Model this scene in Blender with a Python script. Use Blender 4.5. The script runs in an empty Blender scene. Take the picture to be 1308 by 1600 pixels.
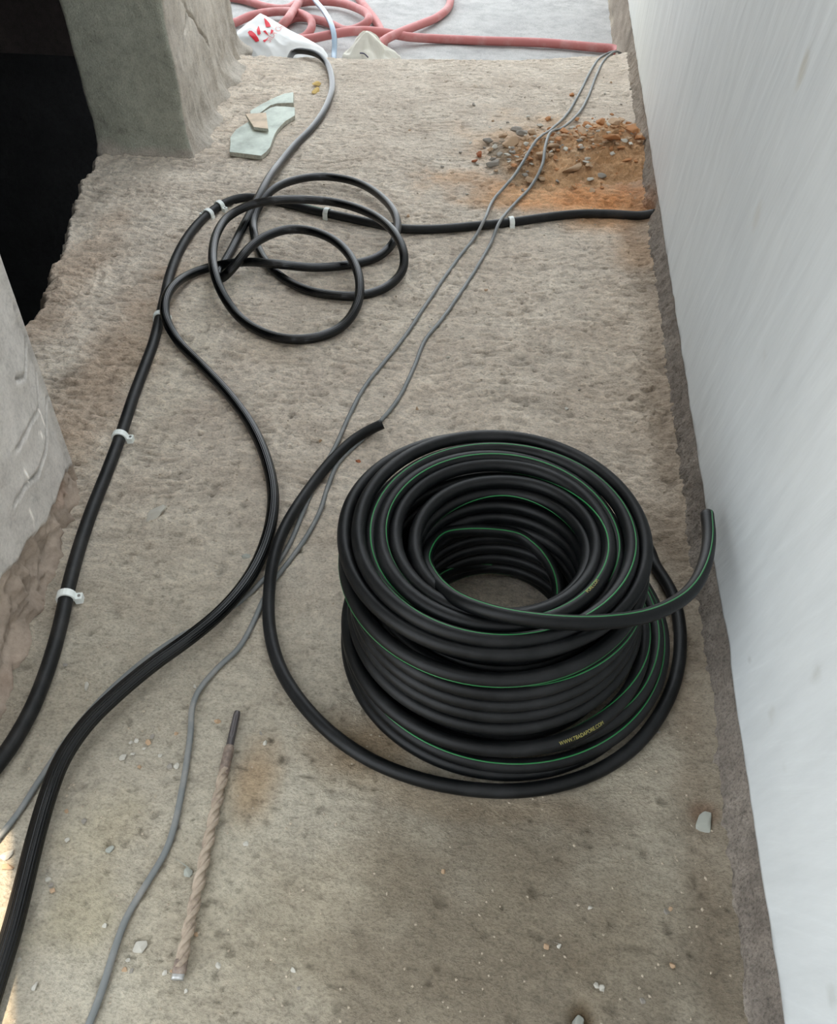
import bpy, bmesh, math, random
import numpy as np
from mathutils import Vector

scene = bpy.context.scene
# ------------------------------------------------------------------ camera model
FPX, CXP, CYP = 1310.0, 654.0, 800.0          # focal length and centre for a 1308x1600 frame
PITCH, YAW, CAMH = math.radians(46), math.radians(7.3), 1.0
FW = np.array([-math.sin(YAW), math.cos(YAW), 0.0])
RT = np.array([math.cos(YAW), math.sin(YAW), 0.0])
UP = np.array([0, 0, 1.0])
CD = FW * math.cos(PITCH) - UP * math.sin(PITCH)
CU = FW * math.sin(PITCH) + UP * math.cos(PITCH)

def P(u, v, h=0.0):
    """world point at height h seen at photograph pixel (u, v)"""
    r = RT * (u - CXP) / FPX + CU * (CYP - v) / FPX + CD
    return np.array([0, 0, CAMH]) + r * ((h - CAMH) / r[2])

cam_data = bpy.data.cameras.new('camera')
cam = bpy.data.objects.new('camera', cam_data)
scene.collection.objects.link(cam)
cam.location = (0, 0, CAMH)
cam.rotation_euler = (math.radians(90) - PITCH, 0, YAW)
cam_data.sensor_fit = 'HORIZONTAL'
cam_data.sensor_width = 36.0
cam_data.lens = 36.0 * FPX / 1308.0
cam_data.clip_start = 0.02
scene.camera = cam

# ------------------------------------------------------------------ light
world = bpy.data.worlds.new('sky')
scene.world = world
world.use_nodes = True
wn, wl = world.node_tree.nodes, world.node_tree.links
bg = wn['Background']
tc = wn.new('ShaderNodeTexCoord'); sp = wn.new('ShaderNodeSeparateXYZ')
rmp = wn.new('ShaderNodeValToRGB')
wl.new(tc.outputs['Generated'], sp.inputs[0]); wl.new(sp.outputs['Z'], rmp.inputs[0])
rmp.color_ramp.elements[0].position = 0.0; rmp.color_ramp.elements[0].color = (0.80, 0.84, 0.86, 1)
rmp.color_ramp.elements[1].position = 0.9; rmp.color_ramp.elements[1].color = (0.86, 0.93, 1.0, 1)
wl.new(rmp.outputs[0], bg.inputs[0])
bg.inputs[1].default_value = 1.5

sun_data = bpy.data.lights.new('sun', 'SUN')
sun_data.energy = 3.2
sun_data.color = (1.0, 0.80, 0.56)
sun_data.angle = math.radians(0.35)
sun = bpy.data.objects.new('sun', sun_data)
scene.collection.objects.link(sun)
sun.location = (-2, -0.5, 6)
SUN_DIR = Vector((0.16, 0.08, -1.0)).normalized()      # travel direction of the light
sun.rotation_euler = SUN_DIR.to_track_quat('-Z', 'Y').to_euler()

scene.view_settings.view_transform = 'Standard'
scene.view_settings.look = 'None'
scene.view_settings.gamma = 1
scene.view_settings.exposure = 1.42
scene.view_settings.use_curve_mapping = False

# ------------------------------------------------------------------ helpers
rng = np.random.default_rng(7)
random.seed(7)
COL = scene.collection

def _hash(ix, iy, iz, seed):
    n = (ix * 374761393 + iy * 668265263 + iz * 1274126177 + seed * 974634777) & 0x7fffffff
    n = ((n ^ (n >> 13)) * 1274126177) & 0x7fffffff
    n = (n ^ (n >> 16)) & 0xffff
    return n / 65535.0

def noise(x, y, z=0.0, seed=0):
    """value noise in -1..1, vectorised"""
    x, y, z = np.broadcast_arrays(np.asarray(x, float), np.asarray(y, float), np.asarray(z, float))
    xi, yi, zi = np.floor(x).astype(np.int64), np.floor(y).astype(np.int64), np.floor(z).astype(np.int64)
    fx, fy, fz = x - xi, y - yi, z - zi
    fx = fx * fx * (3 - 2 * fx); fy = fy * fy * (3 - 2 * fy); fz = fz * fz * (3 - 2 * fz)
    out = 0
    flat = not np.any(z)
    for dz in ((0,) if flat else (0, 1)):
        wz = 1.0 if flat else (fz if dz else 1 - fz)
        for dy in (0, 1):
            wy = fy if dy else 1 - fy
            for dx in (0, 1):
                wx = fx if dx else 1 - fx
                out = out + wx * wy * wz * _hash(xi + dx, yi + dy, zi + dz, seed)
    return out * 2 - 1

def fbm(x, y, z=0.0, octs=4, seed=0, gain=0.5):
    s, a, n = 0.0, 1.0, 0.0
    for k in range(octs):
        f = 2.03 ** k
        s = s + a * noise(np.asarray(x) * f + 13.7 * k, np.asarray(y) * f + 5.1 * k, np.asarray(z) * f, seed + k * 17)
        n += a; a *= gain
    return s / n

def ridged(x, y, z=0.0, octs=3, seed=0):
    s, a, n = 0.0, 1.0, 0.0
    for k in range(octs):
        f = 2.1 ** k
        s = s + a * (1 - 2 * np.abs(noise(np.asarray(x) * f + 3.3 * k, np.asarray(y) * f + 9.1 * k, np.asarray(z) * f, seed + k * 29)))
        n += a; a *= 0.5
    return s / n

def smooth(a, b, t):
    t = np.clip((np.asarray(t, float) - a) / (b - a), 0, 1)
    return t * t * (3 - 2 * t)

def dist_poly(x, y, pts):
    """distance from points to a polyline"""
    best = np.full(np.shape(x), 1e9)
    for (ax, ay), (bx, by) in zip(pts[:-1], pts[1:]):
        dx, dy = bx - ax, by - ay
        t = np.clip(((x - ax) * dx + (y - ay) * dy) / (dx * dx + dy * dy + 1e-12), 0, 1)
        best = np.minimum(best, np.hypot(x - ax - t * dx, y - ay - t * dy))
    return best

def link(name, me, mat=None, parent=None):
    o = bpy.data.objects.new(name, me)
    COL.objects.link(o)
    if mat is not None:
        me.materials.append(mat)
    if parent is not None:
        o.parent = parent
    return o

def tag(o, label=None, cat=None, group=None, kind=None):
    if label: o['label'] = label
    if cat: o['category'] = cat
    if group: o['group'] = group
    if kind: o['kind'] = kind
    return o

def empty(name, loc=(0, 0, 0)):
    o = bpy.data.objects.new(name, None)
    o.empty_display_size = 0.02
    COL.objects.link(o)
    o.location = loc
    return o

def mesh_np(name, verts, quads, color=None, smooth_=True):
    me = bpy.data.meshes.new(name)
    verts = np.asarray(verts, np.float32); quads = np.asarray(quads, np.int32)
    me.vertices.add(len(verts)); me.vertices.foreach_set('co', verts.ravel())
    k = quads.shape[1]
    me.loops.add(quads.size); me.loops.foreach_set('vertex_index', quads.ravel())
    me.polygons.add(len(quads))
    me.polygons.foreach_set('loop_start', np.arange(0, quads.size, k, dtype=np.int32))
    if color is not None:
        ca = me.color_attributes.new('tint', 'FLOAT_COLOR', 'POINT')
        c = np.ones((len(verts), 4), np.float32); c[:, :3] = np.asarray(color).reshape(-1, 3)
        ca.data.foreach_set('color', c.ravel())
    me.update(calc_edges=True)
    me.polygons.foreach_set('use_smooth', np.full(len(quads), smooth_, dtype=bool))
    me.update()
    return me

def grid_quads(nr, nc, wrap=False):
    r = np.arange(nr - 1)[:, None]; c = np.arange(nc if wrap else nc - 1)[None, :]
    c1 = (c + 1) % nc
    a = r * nc + c; b = r * nc + c1; d = (r + 1) * nc + c; e = (r + 1) * nc + c1
    return np.stack([a + 0 * b, b, e, d], -1).reshape(-1, 4)

def box_mesh(name, x0, x1, y0, y1, z0, z1, bevel=0.0):
    bm = bmesh.new()
    bmesh.ops.create_cube(bm, size=1)
    for v in bm.verts:
        v.co = Vector((x0 + (v.co.x + .5) * (x1 - x0), y0 + (v.co.y + .5) * (y1 - y0), z0 + (v.co.z + .5) * (z1 - z0)))
    if bevel:
        bmesh.ops.bevel(bm, geom=bm.edges[:], offset=bevel, segments=2, affect='EDGES', profile=.6)
    me = bpy.data.meshes.new(name); bm.to_mesh(me); bm.free()
    return me

def catmull(pts, n=10):
    pts = np.asarray(pts, float)
    p = np.vstack([2 * pts[0] - pts[1], pts, 2 * pts[-1] - pts[-2]])
    out = []
    for i in range(1, len(p) - 2):
        p0, p1, p2, p3 = p[i - 1], p[i], p[i + 1], p[i + 2]
        d1 = max(np.linalg.norm(p1 - p0), 1e-6) ** .5; d2 = max(np.linalg.norm(p2 - p1), 1e-6) ** .5; d3 = max(np.linalg.norm(p3 - p2), 1e-6) ** .5
        m1 = (p2 - p1) - d2 * ((p2 - p0) / (d1 + d2) - (p1 - p0) / d1)
        m1 = ((p1 - p0) / d1 - (p2 - p0) / (d1 + d2) + (p2 - p1) / d2) * d2
        m2 = ((p2 - p1) / d2 - (p3 - p1) / (d2 + d3) + (p3 - p2) / d3) * d2
        for k in range(n):
            t = k / n
            out.append((2 * t**3 - 3 * t**2 + 1) * p1 + (t**3 - 2 * t**2 + t) * m1 + (-2 * t**3 + 3 * t**2) * p2 + (t**3 - t**2) * m2)
    out.append(p[-2])
    return np.array(out)

def resample(pts, step, extra=None):
    d = np.r_[0, np.cumsum(np.linalg.norm(np.diff(pts, axis=0), axis=1))]
    keep = np.r_[True, np.diff(d) > 1e-7]
    pts, d = pts[keep], d[keep]
    n = max(2, int(d[-1] / step))
    s = np.linspace(0, d[-1], n + 1)
    out = np.stack([np.interp(s, d, pts[:, k]) for k in range(3)], 1)
    if extra is not None:
        return out, s, np.interp(s, d, np.asarray(extra)[keep])
    return out, s

def smooth_path(p, k=2, it=2):
    p = p.copy()
    for _ in range(it):
        q = p.copy()
        q[1:-1] = (p[:-2] + 2 * p[1:-1] + p[2:]) / 4
        p = q
    return p

def frames(p):
    t = np.gradient(p, axis=0); t /= np.linalg.norm(t, axis=1)[:, None] + 1e-12
    side = np.cross(t, UP); side /= np.linalg.norm(side, axis=1)[:, None] + 1e-12
    for i in range(1, len(side)):                     # no flips
        if side[i] @ side[i - 1] < 0: side[i] = -side[i] if False else side[i]
    nn = np.cross(side, t)
    return t, side, nn

def tube(name, p, r, mat, parent=None, sides=16, prof=None, bore=0.62, caps=True):
    """swept tube; ends closed with a rim and a recessed bore"""
    t, s, n = frames(p)
    th = np.linspace(0, 2 * math.pi, sides, endpoint=False)
    rr = np.ones(sides) if prof is None else prof(th)
    r = np.broadcast_to(r, (len(p),))
    P_, S_, N_, R_ = p, s, n, r
    ring = lambda c, S, N, R, q: c + (np.cos(th) * rr * R * q)[:, None] * S + (np.sin(th) * rr * R * q)[:, None] * N
    rings = []
    if caps:
        rings.append(ring(p[0] + t[0] * .012, s[0], n[0], r[0], .001))
        rings.append(ring(p[0] + t[0] * .012, s[0], n[0], r[0], bore))
        rings.append(ring(p[0], s[0], n[0], r[0], bore))
        rings.append(ring(p[0], s[0], n[0], r[0], .97))
    body = (p[:, None, :] + (np.cos(th) * rr)[None, :, None] * s[:, None, :] * r[:, None, None]
            + (np.sin(th) * rr)[None, :, None] * n[:, None, :] * r[:, None, None])
    V = [np.array(x) for x in rings] + list(body)
    if caps:
        V.append(ring(p[-1], s[-1], n[-1], r[-1], .97))
        V.append(ring(p[-1], s[-1], n[-1], r[-1], bore))
        V.append(ring(p[-1] - t[-1] * .012, s[-1], n[-1], r[-1], bore))
        V.append(ring(p[-1] - t[-1] * .012, s[-1], n[-1], r[-1], .001))
    V = np.array(V)
    q = grid_quads(len(V), sides, wrap=True)[:, ::-1]
    me = mesh_np(name, V.reshape(-1, 3), q)
    o = link(name, me, mat, parent)
    return o, (t, s, n)

def stripe(name, p, fr, r, ang, mat, parent, half=.11, lift=1.02):
    t, s, n = fr
    r = np.broadcast_to(r, (len(p),))
    V = []
    for d in (-half, -half * .4, half * .4, half):
        a = ang + d
        k = lift if abs(d) < half else 0.985
        V.append(p + (np.cos(a) * r * k)[:, None] * s + (np.sin(a) * r * k)[:, None] * n)
    V = np.stack(V, 1)
    me = mesh_np(name, V.reshape(-1, 3), grid_quads(len(p), 4)[:, ::-1])
    return link(name, me, mat, parent)

# ------------------------------------------------------------------ materials
def new_mat(name, rough=.8, base=(.5, .5, .5), spec=.5):
    m = bpy.data.materials.new(name); m.use_nodes = True
    b = m.node_tree.nodes['Principled BSDF']
    b.inputs['Base Color'].default_value = (*base, 1)
    b.inputs['Roughness'].default_value = rough
    b.inputs['Specular IOR Level'].default_value = spec
    return m, m.node_tree.nodes, m.node_tree.links, b

def n_noise(nd, lk, vec, scale, detail=6, rough=.6):
    n = nd.new('ShaderNodeTexNoise'); n.inputs['Scale'].default_value = scale
    n.inputs['Detail'].default_value = detail; n.inputs['Roughness'].default_value = rough
    lk.new(vec, n.inputs['Vector']); return n

def n_ramp(nd, lk, fac, stops):
    r = nd.new('ShaderNodeValToRGB'); lk.new(fac, r.inputs[0])
    e = r.color_ramp.elements
    while len(e) < len(stops): e.new(.5)
    for k, (p_, c) in enumerate(stops):
        e[k].position = p_; e[k].color = (c, c, c, 1) if np.isscalar(c) else (*c, 1)
    return r

def n_mix(nd, lk, mode, fac, a, b):
    m = nd.new('ShaderNodeMix'); m.data_type = 'RGBA'; m.blend_type = mode
    if np.isscalar(fac): m.inputs['Factor'].default_value = fac
    else: lk.new(fac, m.inputs['Factor'])
    for i, v in ((6, a), (7, b)):
        if isinstance(v, tuple): m.inputs[i].default_value = (*v, 1)
        else: lk.new(v, m.inputs[i])
    return m.outputs[2]

def concrete(name, scale=(1, 1, 1), c0=(.40, .34, .27), c1=(.56, .50, .42), bump=.5, use_tint=True, fine=260, grain=40, speck=.5):
    m, nd, lk, b = new_mat(name, .92, spec=.25)
    tcn = nd.new('ShaderNodeTexCoord'); mp = nd.new('ShaderNodeMapping')
    mp.inputs['Scale'].default_value = scale
    lk.new(tcn.outputs['Object'], mp.inputs[0]); v = mp.outputs[0]
    big = n_noise(nd, lk, v, 6, 8, .65); med = n_noise(nd, lk, v, grain, 8, .7); fin = n_noise(nd, lk, v, fine, 4, .7)
    base = n_ramp(nd, lk, big.outputs[0], [(.3, c0), (.7, c1)]).outputs[0]
    c = n_mix(nd, lk, 'MULTIPLY', .8, base, n_ramp(nd, lk, med.outputs[0], [(.28, .66), (.5, 1.0), (.75, 1.18)]).outputs[0])
    c = n_mix(nd, lk, 'MULTIPLY', speck, c, n_ramp(nd, lk, fin.outputs[0], [(.32, .55), (.5, 1.0), (.72, 1.25)]).outputs[0])
    if use_tint:
        at = nd.new('ShaderNodeVertexColor'); at.layer_name = 'tint'
        c = n_mix(nd, lk, 'MULTIPLY', 1.0, c, at.outputs[0])
    lk.new(c, b.inputs['Base Color'])
    bp = nd.new('ShaderNodeBump'); bp.inputs['Strength'].default_value = bump; bp.inputs['Distance'].default_value = .006
    ad = nd.new('ShaderNodeMath'); ad.operation = 'ADD'
    ml = nd.new('ShaderNodeMath'); ml.operation = 'MULTIPLY'; ml.inputs[1].default_value = .45
    lk.new(fin.outputs[0], ml.inputs[0]); lk.new(med.outputs[0], ad.inputs[0]); lk.new(ml.outputs[0], ad.inputs[1])
    lk.new(ad.outputs[0], bp.inputs['Height']); lk.new(bp.outputs[0], b.inputs['Normal'])
    return m

def rubber(name, base, rough, dust=.25, dust_col=(.16, .155, .14), spec=.5, dscale=18, bump=.15):
    m, nd, lk, b = new_mat(name, rough, base, spec)
    tcn = nd.new('ShaderNodeTexCoord')
    n1 = n_noise(nd, lk, tcn.outputs['Object'], dscale, 6, .65); n2 = n_noise(nd, lk, tcn.outputs['Object'], 420, 3, .6)
    f = n_ramp(nd, lk, n1.outputs[0], [(.48, 0.0), (.78, dust)]).outputs[0]
    lk.new(n_mix(nd, lk, 'MIX', f, base, dust_col), b.inputs['Base Color'])
    bp = nd.new('ShaderNodeBump'); bp.inputs['Strength'].default_value = bump; bp.inputs['Distance'].default_value = .0006
    lk.new(n2.outputs[0], bp.inputs['Height']); lk.new(bp.outputs[0], b.inputs['Normal'])
    return m

M = {}
M['floor'] = concrete('rough cement screed', (1, 1.35, 1), (.55, .462, .375), (.74, .655, .55), bump=1.0, fine=230, grain=70, speck=.7)
M['lower'] = concrete('pale outdoor concrete', (1, 1, 1), (.40, .39, .38), (.52, .51, .49), .7, False, 200, 18)
M['foot'] = concrete('raw grey render', (1, 1, 1), (.20, .168, .14), (.30, .262, .225), 1.0, True, 260, 90, 1.0)
M['column'] = concrete('cement render', (1, 1, 1), (.46, .41, .35), (.64, .58, .50), .8, True, 230, 30)
M['plaster'] = concrete('trowelled grey plaster', (1, 1, 1), (.60, .555, .51), (.72, .68, .63), .35, True, 180, 26, .3)
M['dark'] = concrete('unlit shaft cement', (1, 1, 1), (.03, .03, .032), (.045, .045, .048), .3, False)  # near-black base colour stands in for the darkness of the shaft
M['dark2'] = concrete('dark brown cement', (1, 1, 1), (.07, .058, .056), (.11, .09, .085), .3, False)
M['ceil'] = concrete('ceiling cement', (1, 1, 1), (.30, .28, .26), (.36, .34, .31), .2, False)
M['soil'] = concrete('orange clay soil', (1, 1, 1), (.46, .25, .115), (.66, .42, .24), .9, True, 300, 60, .8)

def paint_mat():
    m, nd, lk, b = new_mat('white painted plaster', .62, spec=.35)
    tcn = nd.new('ShaderNodeTexCoord')
    def streak(rot, sc, scale, det=6, ro=.6):
        mp = nd.new('ShaderNodeMapping'); mp.inputs['Rotation'].default_value = (rot, 0, 0); mp.inputs['Scale'].default_value = sc
        mr = nd.new('ShaderNodeMapping'); mr.inputs['Scale'].default_value = sc
        mp.inputs['Scale'].default_value = (1, 1, 1)
        lk.new(tcn.outputs['Object'], mp.inputs[0]); lk.new(mp.outputs[0], mr.inputs[0])
        return n_noise(nd, lk, mr.outputs[0], scale, det, ro)
    s1 = streak(math.radians(-14), (1, 12, 1.4), 2.6, 6, .7)
    s2 = streak(math.radians(-24), (1, 38, 2.0), 2.4, 4, .6)
    s3 = n_noise(nd, lk, tcn.outputs['Object'], 2.2, 5, .6)
    base = n_ramp(nd, lk, s3.outputs[0], [(.3, (.64, .675, .69)), (.7, (.725, .755, .76))]).outputs[0]
    c = n_mix(nd, lk, 'MULTIPLY', 1.0, base, n_ramp(nd, lk, s1.outputs[0], [(.3, .93), (.5, .99), (.72, 1.05)]).outputs[0])
    c = n_mix(nd, lk, 'MULTIPLY', 1.0, c, n_ramp(nd, lk, s2.outputs[0], [(.25, .97), (.6, 1.0), (.80, 1.07)]).outputs[0])
    at = nd.new('ShaderNodeVertexColor'); at.layer_name = 'tint'
    c = n_mix(nd, lk, 'MULTIPLY', 1.0, c, at.outputs[0])
    lk.new(c, b.inputs['Base Color'])
    bp = nd.new('ShaderNodeBump'); bp.inputs['Strength'].default_value = .35; bp.inputs['Distance'].default_value = .002
    lk.new(s2.outputs[0], bp.inputs['Height']); lk.new(bp.outputs[0], b.inputs['Normal'])
    return m
M['paint'] = paint_mat()
M['coil'] = rubber('matt black rubber hose', (.0022, .0028, .0032), .46, .42, (.05, .051, .053), .28, 7, .3)
M['pipe'] = rubber('dusty black pipe', (.006, .0066, .007), .5, .5, (.06, .056, .052), .35, 14, .3)
M['ribbed'] = rubber('glossy ribbed black hose', (.0024, .0029, .0033), .13, .12, (.025, .025, .025), .42, 10, .03)
M['green'] = rubber('green stripe', (.016, .19, .05), .45, .4, (.10, .20, .11))
M['yellow'] = rubber('yellow print', (.38, .34, .09), .6, .5, (.1, .1, .06), dscale=160)
M['cable'] = rubber('grey cable sheath', (.16, .17, .168), .45, .6, (.34, .31, .28), dscale=22)
M['clip'] = new_mat('white nylon clip', .45, (.86, .90, .87))[0]
M['nail'] = new_mat('steel nail', .35, (.35, .34, .33))[0]; M['nail'].node_tree.nodes['Principled BSDF'].inputs['Metallic'].default_value = .9
M['pink'] = rubber('pink rubber hose', (.50, .17, .16), .55, .7, (.62, .38, .36), .4, 14, .2)
M['blue'] = new_mat('pale blue plastic tube', .25, (.36, .46, .56))[0]
M['bag'] = new_mat('white plastic bag', .45, (.80, .80, .78))[0]
bb = M['bag'].node_tree.nodes['Principled BSDF']; bb.inputs['Subsurface Weight'].default_value = .15; bb.inputs['Subsurface Radius'].default_value = (.01, .01, .01)
M['bag_cream'] = new_mat('cream plastic', .5, (.90, .87, .77))[0]
M['red'] = new_mat('red print', .5, (.75, .03, .05))[0]
M['pinkprint'] = new_mat('faded red print', .5, (.78, .40, .38))[0]
M['ink'] = new_mat('dark blue ink', .6, (.05, .05, .10))[0]

def stone_mat(name, c, sc=60):
    m, nd, lk, b = new_mat(name, .85, c, .3)
    tcn = nd.new('ShaderNodeTexCoord'); n1 = n_noise(nd, lk, tcn.outputs['Object'], sc * 2, 6, .7)
    lk.new(n_mix(nd, lk, 'MULTIPLY', 1.0, c, n_ramp(nd, lk, n1.outputs[0], [(.3, .62), (.55, 1.0), (.8, 1.25)]).outputs[0]), b.inputs['Base Color'])
    bp = nd.new('ShaderNodeBump'); bp.inputs['Strength'].default_value = .6; bp.inputs['Distance'].default_value = .001
    lk.new(n1.outputs[0], bp.inputs['Height']); lk.new(bp.outputs[0], b.inputs['Normal'])
    return m
M['st_grey'] = stone_mat('grey stone', (.34, .31, .27)); M['st_pale'] = stone_mat('pale stone', (.60, .57, .50))
M['st_orange'] = stone_mat('orange clay lump', (.52, .25, .11)); M['st_tan'] = stone_mat('tan clay lump', (.52, .36, .23))
M['st_brick'] = stone_mat('brick chip', (.42, .15, .07)); M['st_green'] = stone_mat('greenish stone', (.42, .43, .38))
M['st_grit'] = stone_mat('pale grit', (.52, .44, .34))
M['st_yellow'] = stone_mat('yellow flake', (.85, .62, .25))
M['tile_green'] = stone_mat('pale grey-green tile', (.66, .72, .65), 5); M['tile_edge'] = stone_mat('tile body', (.48, .47, .40))
M['tile_tan'] = stone_mat('tan tile back', (.70, .57, .44), 8)

# ------------------------------------------------------------------ floor height field
XL_Y = [-1.2, .9, 1.25, 1.444, 1.52, 1.60, 1.694, 1.78, 1.866, 1.98, 2.116, 2.24, 2.5, 3.4]
XL_X = [-1.12, -1.10, -1.06, -1.031, -1.022, -1.052, -1.080, -1.082, -1.115, -1.140, -1.182, -1.195, -1.20, -1.20]
def xleft(y): return np.interp(y, XL_Y, XL_X) + .010 * noise(np.asarray(y) * 22, 3.3, seed=4) + .004 * noise(np.asarray(y) * 60, 1.3, seed=5)
def yend(x): return np.interp(x, [-1.05, -.75, -.08, .3], [3.10, 3.107, 3.166, 3.275]) + .004 * noise(np.asarray(x) * 14, 8.2, seed=9)

DENTS = [(909, 1592, .016, .010), (205, 1474, .006, .004), (225, 1470, .009, .005), (298, 1352, .010, .006), (385, 862, .012, .005),
         (1100, 1280, .020, .006), (245, 798, .016, .004), (1050, 1500, .006, .004), (500, 1100, .01, .003), (470, 955, .006, .003),
         (133, 1066, .007, .003), (170, 1318, .005, .003), (54, 1535, .007, .003), (690, 1358, .005, .003)]
DENTS = [(*P(u, v)[:2], r, d) for u, v, r, d in DENTS]

def floor_z(x, y, fine=True):
    x = np.asarray(x, float); y = np.asarray(y, float)
    z = .0035 * fbm(x * 3.1, y * 3.1, octs=3, seed=2)
    if fine:
        wgt = 1.7 * smooth(.55, 1.1, y) * (1 - .5 * smooth(1.9, 2.6, y)) + .4
        wob = .04 * noise(x * 5, y * 5, seed=31)
        scal = ridged(x * 30 + 1.5 * noise(x * 9, y * 9, seed=13), (y + wob) * 74, octs=3, seed=12)
        z = z + .0024 * wgt * scal * (.45 + .55 * smooth(-.3, .4, fbm(x * 7, y * 7, octs=2, seed=40)))
        z = z + .0030 * (.35 + .65 * smooth(.5, 1.1, y)) * (1 - .4 * smooth(1.9, 2.6, y)) * fbm(x * 70, y * 120, octs=3, seed=22)
        z = z - .0030 * smooth(.62, .85, noise(x * 95, y * 130, seed=78)) * smooth(-.2, .4, noise(x * 6, y * 6, seed=79))
        pit = noise(x * 46, y * 46, seed=77)
        z = z - .0022 * smooth(.70, .95, pit) * 1.5
        lw = smooth(-.55, -.8, x)                       # coarse brown patch along the left edge
        z = z + lw * (.003 * ridged(x * 30, y * 70, octs=3, seed=50) + .003 * fbm(x * 16, y * 16, octs=3, seed=51))
    for dx, dy, r, d in DENTS:
        z = z - d * np.exp(-((x - dx) ** 2 + (y - dy) ** 2) / r ** 2)
    # shallow groove left by the strap of dug soil near the pipe and rising fillet at the right wall
    z = z + .010 * smooth(.285, .33, x)
    z = z + .012 * smooth(.09, .0, x - xleft(y)) * noise(x * 20, y * 14, seed=66)
    # trench where the pipe enters the wall
    tx, ty = P(985, 322)[:2]
    z = z - .016 * np.exp(-((x - tx) / .10) ** 2 - ((y - ty) / .035) ** 2)
    return z

def floor_tint(x, y):
    c = np.ones(np.shape(x) + (3,))
    def stain_or_shade(u, v, ru, rv, col, k, warp=.5, p=None):
        cx, cy = P(u, v)[:2] if p is None else p
        dx, dy = (x - cx) / ru, (y - cy) / rv
        w = warp * fbm(x * 14 + u, y * 14, octs=4, seed=int(u) % 97)
        f = smooth(1.15, .25, np.hypot(dx, dy) + w) * k
        c[...] = c * (1 - f[..., None]) + c * np.array(col) * f[..., None]
    n = fbm(x * 2.2, y * 2.2, octs=4, seed=91)
    c *= 1 + .10 * n[..., None]
    # cooler greenish-grey trowelled path on the left and front, front also dimmed as painted light falloff, brown coarse band beyond
    f = smooth(1.15, .5, y)
    c[...] = c * (1 - f[..., None]) + c * np.array((.74, .765, .735)) * f[..., None]
    f = smooth(.235, .305, x + .02 * noise(x * 20, y * 20, seed=92)) * smooth(2.6, 1.9, y)
    c[...] = c * (1 - f[..., None]) + c * np.array((.66, .63, .60)) * f[..., None]
    stain_or_shade(180, 560, .10, .50, (.78, .70, .64), .9)
    stain_or_shade(110, 440, .12, .35, (.86, .78, .72), .8)
    stain_or_shade(270, 560, .12, .45, (1.04, 1.06, 1.04), .7)
    stain_or_shade(860, 300, .34, .16, (1.02, .74, .52), 1.0)
    stain_or_shade(950, 322, .24, .17, (1.02, .74, .52), 1.0, .3)
    stain_or_shade(850, 230, .26, .30, (1.0, .80, .62), .8)
    stain_or_shade(1000, 400, .10, .12, (1.0, .84, .70), .8)
    stain_or_shade(988, 290, .06, .10, (1.0, .80, .66), .8, .3)
    stain_or_shade(400, 1210, .045, .075, (.72, .54, .38), .75, .35)
    stain_or_shade(585, 1165, .10, .07, (.62, .50, .38), .8, .35)
    stain_or_shade(720, 1250, .16, .03, (.70, .58, .46), .5)
    stain_or_shade(910, 1200, .09, .05, (1.08, 1.08, 1.06), .5)
    stain_or_shade(1000, 640, .16, .5, (.90, .86, .82), .6)
    stain_or_shade(700, 1480, .30, .15, (.90, .86, .80), .6)
    stain_or_shade(350, 1450, .2, .2, (1.03, 1.02, .97), .5)
    stain_or_shade(560, 470, .26, .25, (.95, .96, .95), .5)
    stain_or_shade(430, 545, .10, .08, (.84, .80, .74), .7)
    stain_or_shade(160, 1310, .06, .06, (.93, .90, .80), .7)
    stain_or_shade(120, 1430, .06, .06, (.88, .86, .76), .7)
    stain_or_shade(800, 1480, .34, .22, (.60, .575, .55), 1.0)  # this and the next: shade of the front right floor painted into the tint
    stain_or_shade(1000, 1250, .2, .3, (.84, .82, .80), .8)
    stain_or_shade(909, 1596, .018, .022, (.40, .33, .24), 1.0, .2)
    stain_or_shade(1100, 1270, .022, .018, (.78, .62, .56), .8, .2)
    stain_or_shade(1085, 1250, .03, .3, (.92, .86, .82), .6)
    for u, v in ((600, 1300), (300, 900), (800, 1400), (950, 1500), (120, 1080), (650, 600)):
        stain_or_shade(u, v, .07, .06, (1.07, 1.06, 1.04), .5)
    e = smooth(.16, .0, yend(x) - y) * .35              # worn pale lip at the step
    c[...] = c * (1 + .12 * e[..., None])
    return c

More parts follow.
